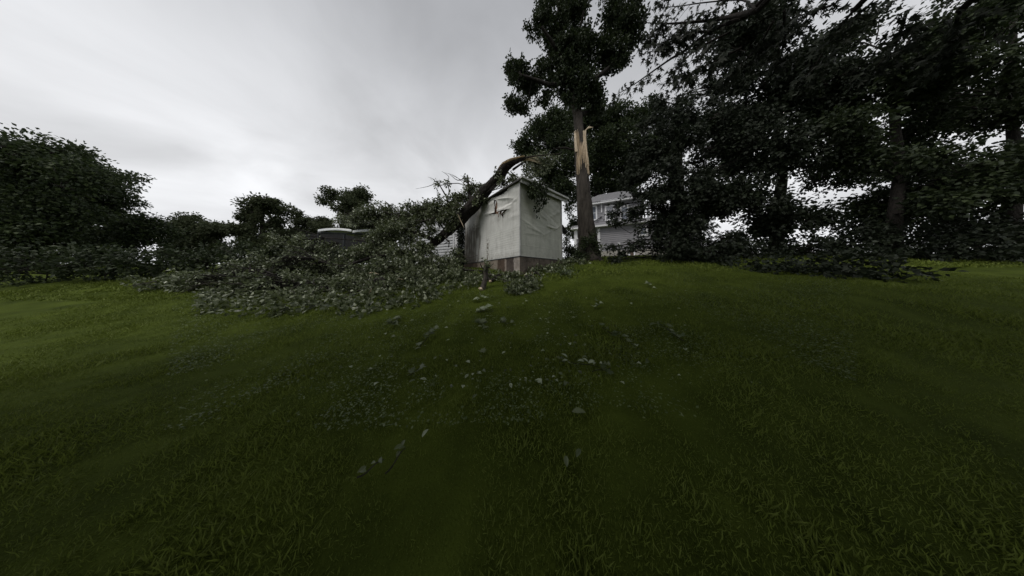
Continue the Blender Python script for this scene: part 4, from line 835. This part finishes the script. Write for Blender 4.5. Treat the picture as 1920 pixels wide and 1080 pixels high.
# upper storey set back
o2 = o - nn * .95; oo = o; o_keep = o
def hu2(x, y):
    r_ = ray(x, y); t = ((o2 - CAM[:2]) @ nn) / (r_[:2] @ nn); p = CAM + r_ * t; return (p[:2] - o2) @ d, p[2]
ul, ur = hu2(1094, 400)[0], hu2(1205, 400)[0]; zu0 = zE + .5; zu1 = hu2(1130, 383)[1]
m = MB(); lap(m, o2, d, nn, ul, ur, zu0, zu1, .19, .045); wbox(m, o2, d, nn, ul, ur, zu0, zu1 + .1, -.2, 0); m.build('wall', M['siding'], house)
m = MB(); quadbox(m, o2 + d * ul, side, 5, zu0 - .4, zu1, d, 0, .2); quadbox(m, o2 + d * (ur - .2), side, 5, zu0 - .4, zu1, d, 0, .2); m.build('side_wall', M['siding'], house)
for a, b, t_ in ((1108.5, 1117, 'glass'), (1137, 1149.5, 'blind'), (1165, 1176, 'glass')):
    window(house, o2, d, nn, hu2(a, 400)[0], hu2(b, 400)[0], hu2(a, 412)[1], hu2(a, 389)[1], t_)
m = MB(); u = hu2(1128, 395)[0]; wbox(m, o2, d, nn, u - .06, u + .06, zu1 - .9, zu1, .05, .11); m.build('bracket', M['trim'], house)
m = MB(); m.tube([[*(o2 + d * u + nn * .05), zu0 + .9], [*(o2 + d * (u - 1.2) + nn * .4), zu0 + .1]], [.04, .04], 6); m.build('downspout', M['post'], house)
m = MB(); wbox(m, o2, d, nn, ul - .4, ur + .4, zu1, zu1 + .2, .0, .45); m.build('fascia', M['trim'], house)
hp = lambda u_, t_, z_: [*(o2 + d * u_ + nn * t_), z_]
n_c = 10; zr0 = zu1 + .2; zr1 = zr0 + 1.9; half = 3.0
for i in range(n_c):
    f0, f1 = i / n_c, (i + 1) / n_c + .01; ins = 2.0
    m = MB(); m.prism([hp(ul - .45 + ins * f0, .5 - half * f0, zr0 + (zr1 - zr0) * f0), hp(ur + .45 - ins * f0, .5 - half * f0, zr0 + (zr1 - zr0) * f0), hp(ur + .45 - ins * f1, .5 - half * f1, zr0 + (zr1 - zr0) * f1), hp(ul - .45 + ins * f1, .5 - half * f1, zr0 + (zr1 - zr0) * f1)], [0, 0, .035]); m.build('shingle_course', M['shingle'], house)
m = MB(); m.prism([hp(ul - .45, .5, zr0), hp(ul - .45 + ins, .5 - half, zr1), hp(ul - .45, .5 - 2 * half, zr0)], [0, 0, .04]); m.prism([hp(ur + .45, .5, zr0), hp(ur + .45 - ins, .5 - half, zr1), hp(ur + .45, .5 - 2 * half, zr0)], [0, 0, .04]); m.build('hip_end', M['shingle'], house)
# ground floor openings and fittings
window(house, o, d, nn, hu(1083, 450)[0], hu(1088, 450)[0], hu(1083, 446)[1], hu(1083, 433)[1], 'glass')
window(house, o, d, nn, hu(1201, 430)[0], hu(1211, 430)[0], hu(1201, 440)[1], hu(1201, 428)[1], 'glass')
ua, ub = hu(1181, 475)[0], hu(1188, 475)[0]
m = MB(); wbox(m, o, d, nn, ua, ub, zB - .2, zfd + .35, .035, .06); m.build('basement_door', M['door'], house)
for u in (ua - .12, ub): m = MB(); wbox(m, o, d, nn, u, u + .12, zB - .2, zfd + .4, .035, .12); m.build('door_post', M['trim'], house)
m = MB(); u, z_ = hu(1160, 458); wbox(m, o, d, nn, u - .12, u + .12, z_ - .12, z_ + .12, .046, .18); m.build('meter_box', M['trim'], house)
m = MB(); m.tube([at(1076, 462, 18.5), at(1086, 455, 18.5)], [.035, .035], 6); m.tube([at(1076, 462, 18.5), at(1076, 472, 18.5)], [.03, .03], 6); m.build('stair_rail', M['post'], house)
m = MB(); wbox(m, o, d, nn, ua - .6, ub + .7, zB - .3, zB - .02, .05, 1.0); m.build('step', M['concrete' if False else 'trim'], house)

# ------------------------------------------------------------------ white house left of the shed
A, Bp = xy(770, 15.2), xy(857.5, 13.4)
wh = empty('white_house', [A[0], A[1], gz(A[0], A[1])], 'small white sided building in the gap between fallen crown and shed', 'house')
o, d, nn, Ln = plane_frame(A, Bp); zE = hu(856, 418)[1]; zB = hu(856, 492)[1]
apex_u, apex_z = hu(806, 381)
m = MB(); lap(m, o, d, nn, -1.5, Ln, zB, zE, .20, .045); wbox(m, o, d, nn, -1.5, Ln, zB - .8, zE, -.2, 0); m.build('wall', M['wsiding'], wh)
m = MB(); m.prism([[*(o + d * Ln), zE], [*(o + d * apex_u), apex_z], [*(o + d * (2 * apex_u - Ln)), zE]], [*(-nn * .2), 0]); m.build('gable', M['wsiding'], wh)
m = MB(); wbox(m, o, d, nn, Ln - .22, Ln + .02, zB, zE, .027, .06); m.build('corner_board', M['trim'], wh)
m = MB(); wbox(m, o, d, nn, Ln - .4, Ln - .3, zB, zE - .1, .027, .06); m.build('downspout', M['trim'], wh)
m = MB()
rr = lambda u_, z_, t_: np.array([*(o + d * u_ + nn * t_), z_])
m.prism([rr(Ln + .25, zE - .08, .3), rr(apex_u, apex_z + .04, .3), rr(apex_u, apex_z + .04, -6), rr(Ln + .25, zE - .08, -6)], [0, 0, .09])
m.prism([rr(2 * apex_u - Ln - .25, zE - .08, .3), rr(apex_u, apex_z + .04, .3), rr(apex_u, apex_z + .04, -6), rr(2 * apex_u - Ln - .25, zE - .08, -6)], [0, 0, .09]); m.build('roof', M['metal'], wh)
m = MB(); quadbox(m, o + d * Ln, -nn, 6, zB - .8, zE, d, -.15, 0); m.build('side_wall', M['wsiding'], wh)

# ------------------------------------------------------------------ carport on the left
Yc = 13.5
cp = empty('carport', gpt(650, 490, Yc), 'dark open carport with a curved white metal roof behind the pile at the left', 'carport')
edges = [(596, 659), (661, 716)]
for i, (x0, x1) in enumerate(edges):
    y_ = (431, 433)[i]; a, b = at(x0, y_, Yc), at(x1, y_ + (1 if i == 1 else 0), Yc); nseg = 9; vv = []
    for j in range(nseg + 1):
        t = j / nseg; h = .14 * math.sin(math.pi * (t * .86 + .07)); p = a + (b - a) * t
        for dy_, dz in ((0, -.16), (0, 0), (5.0, .35), (5.0, .30)): vv.append(p + np.array([0, dy_, dz + h]))
    f = [(j * 4 + q, (j + 1) * 4 + q, (j + 1) * 4 + q + 1, j * 4 + q + 1) for j in range(nseg) for q in range(3)]
    m = MB(); m.add(vv, f); m.build('roof_panel', M['metal'], cp, True)
    for j in range(1, nseg):
        pass
m = MB(); a, b = at(596, 437, Yc + .15), at(716, 439, Yc + .15); m.tube([a, b], [.06, .06], 4); m.build('beam', M['post'], cp)
for x in (598, 646, 712):
    a = at(x, 438, Yc + .2); m = MB(); m.tube([a, [a[0], a[1], gz(a[0], a[1]) - .1]], [.07, .07], 6); m.build('post', M['post'], cp)
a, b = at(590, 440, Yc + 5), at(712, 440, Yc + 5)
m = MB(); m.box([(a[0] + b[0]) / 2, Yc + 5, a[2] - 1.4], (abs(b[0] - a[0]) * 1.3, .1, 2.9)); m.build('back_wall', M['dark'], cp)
m = MB(); a = at(694, 446, Yc + 2); m.box([a[0], Yc + 2, a[2]], (2.6, .08, .55)); m.build('grey_panel', M['siding'], cp)
tr_ = MB(); a = at(640, 500, 11.5); tr_.box([a[0] - .6, a[1], a[2]], (2.2, .1, .22)); tr_.box([a[0] - .6, a[1], a[2] - .26], (2.2, .1, .22))
tag(tr_.build('timber_edging', M['siding']), 'grey timber edging half buried in leaves below the carport', 'edging')
print('tris', sum(len(o_.data.polygons) for o_ in bpy.data.objects if o_.type == 'MESH'))
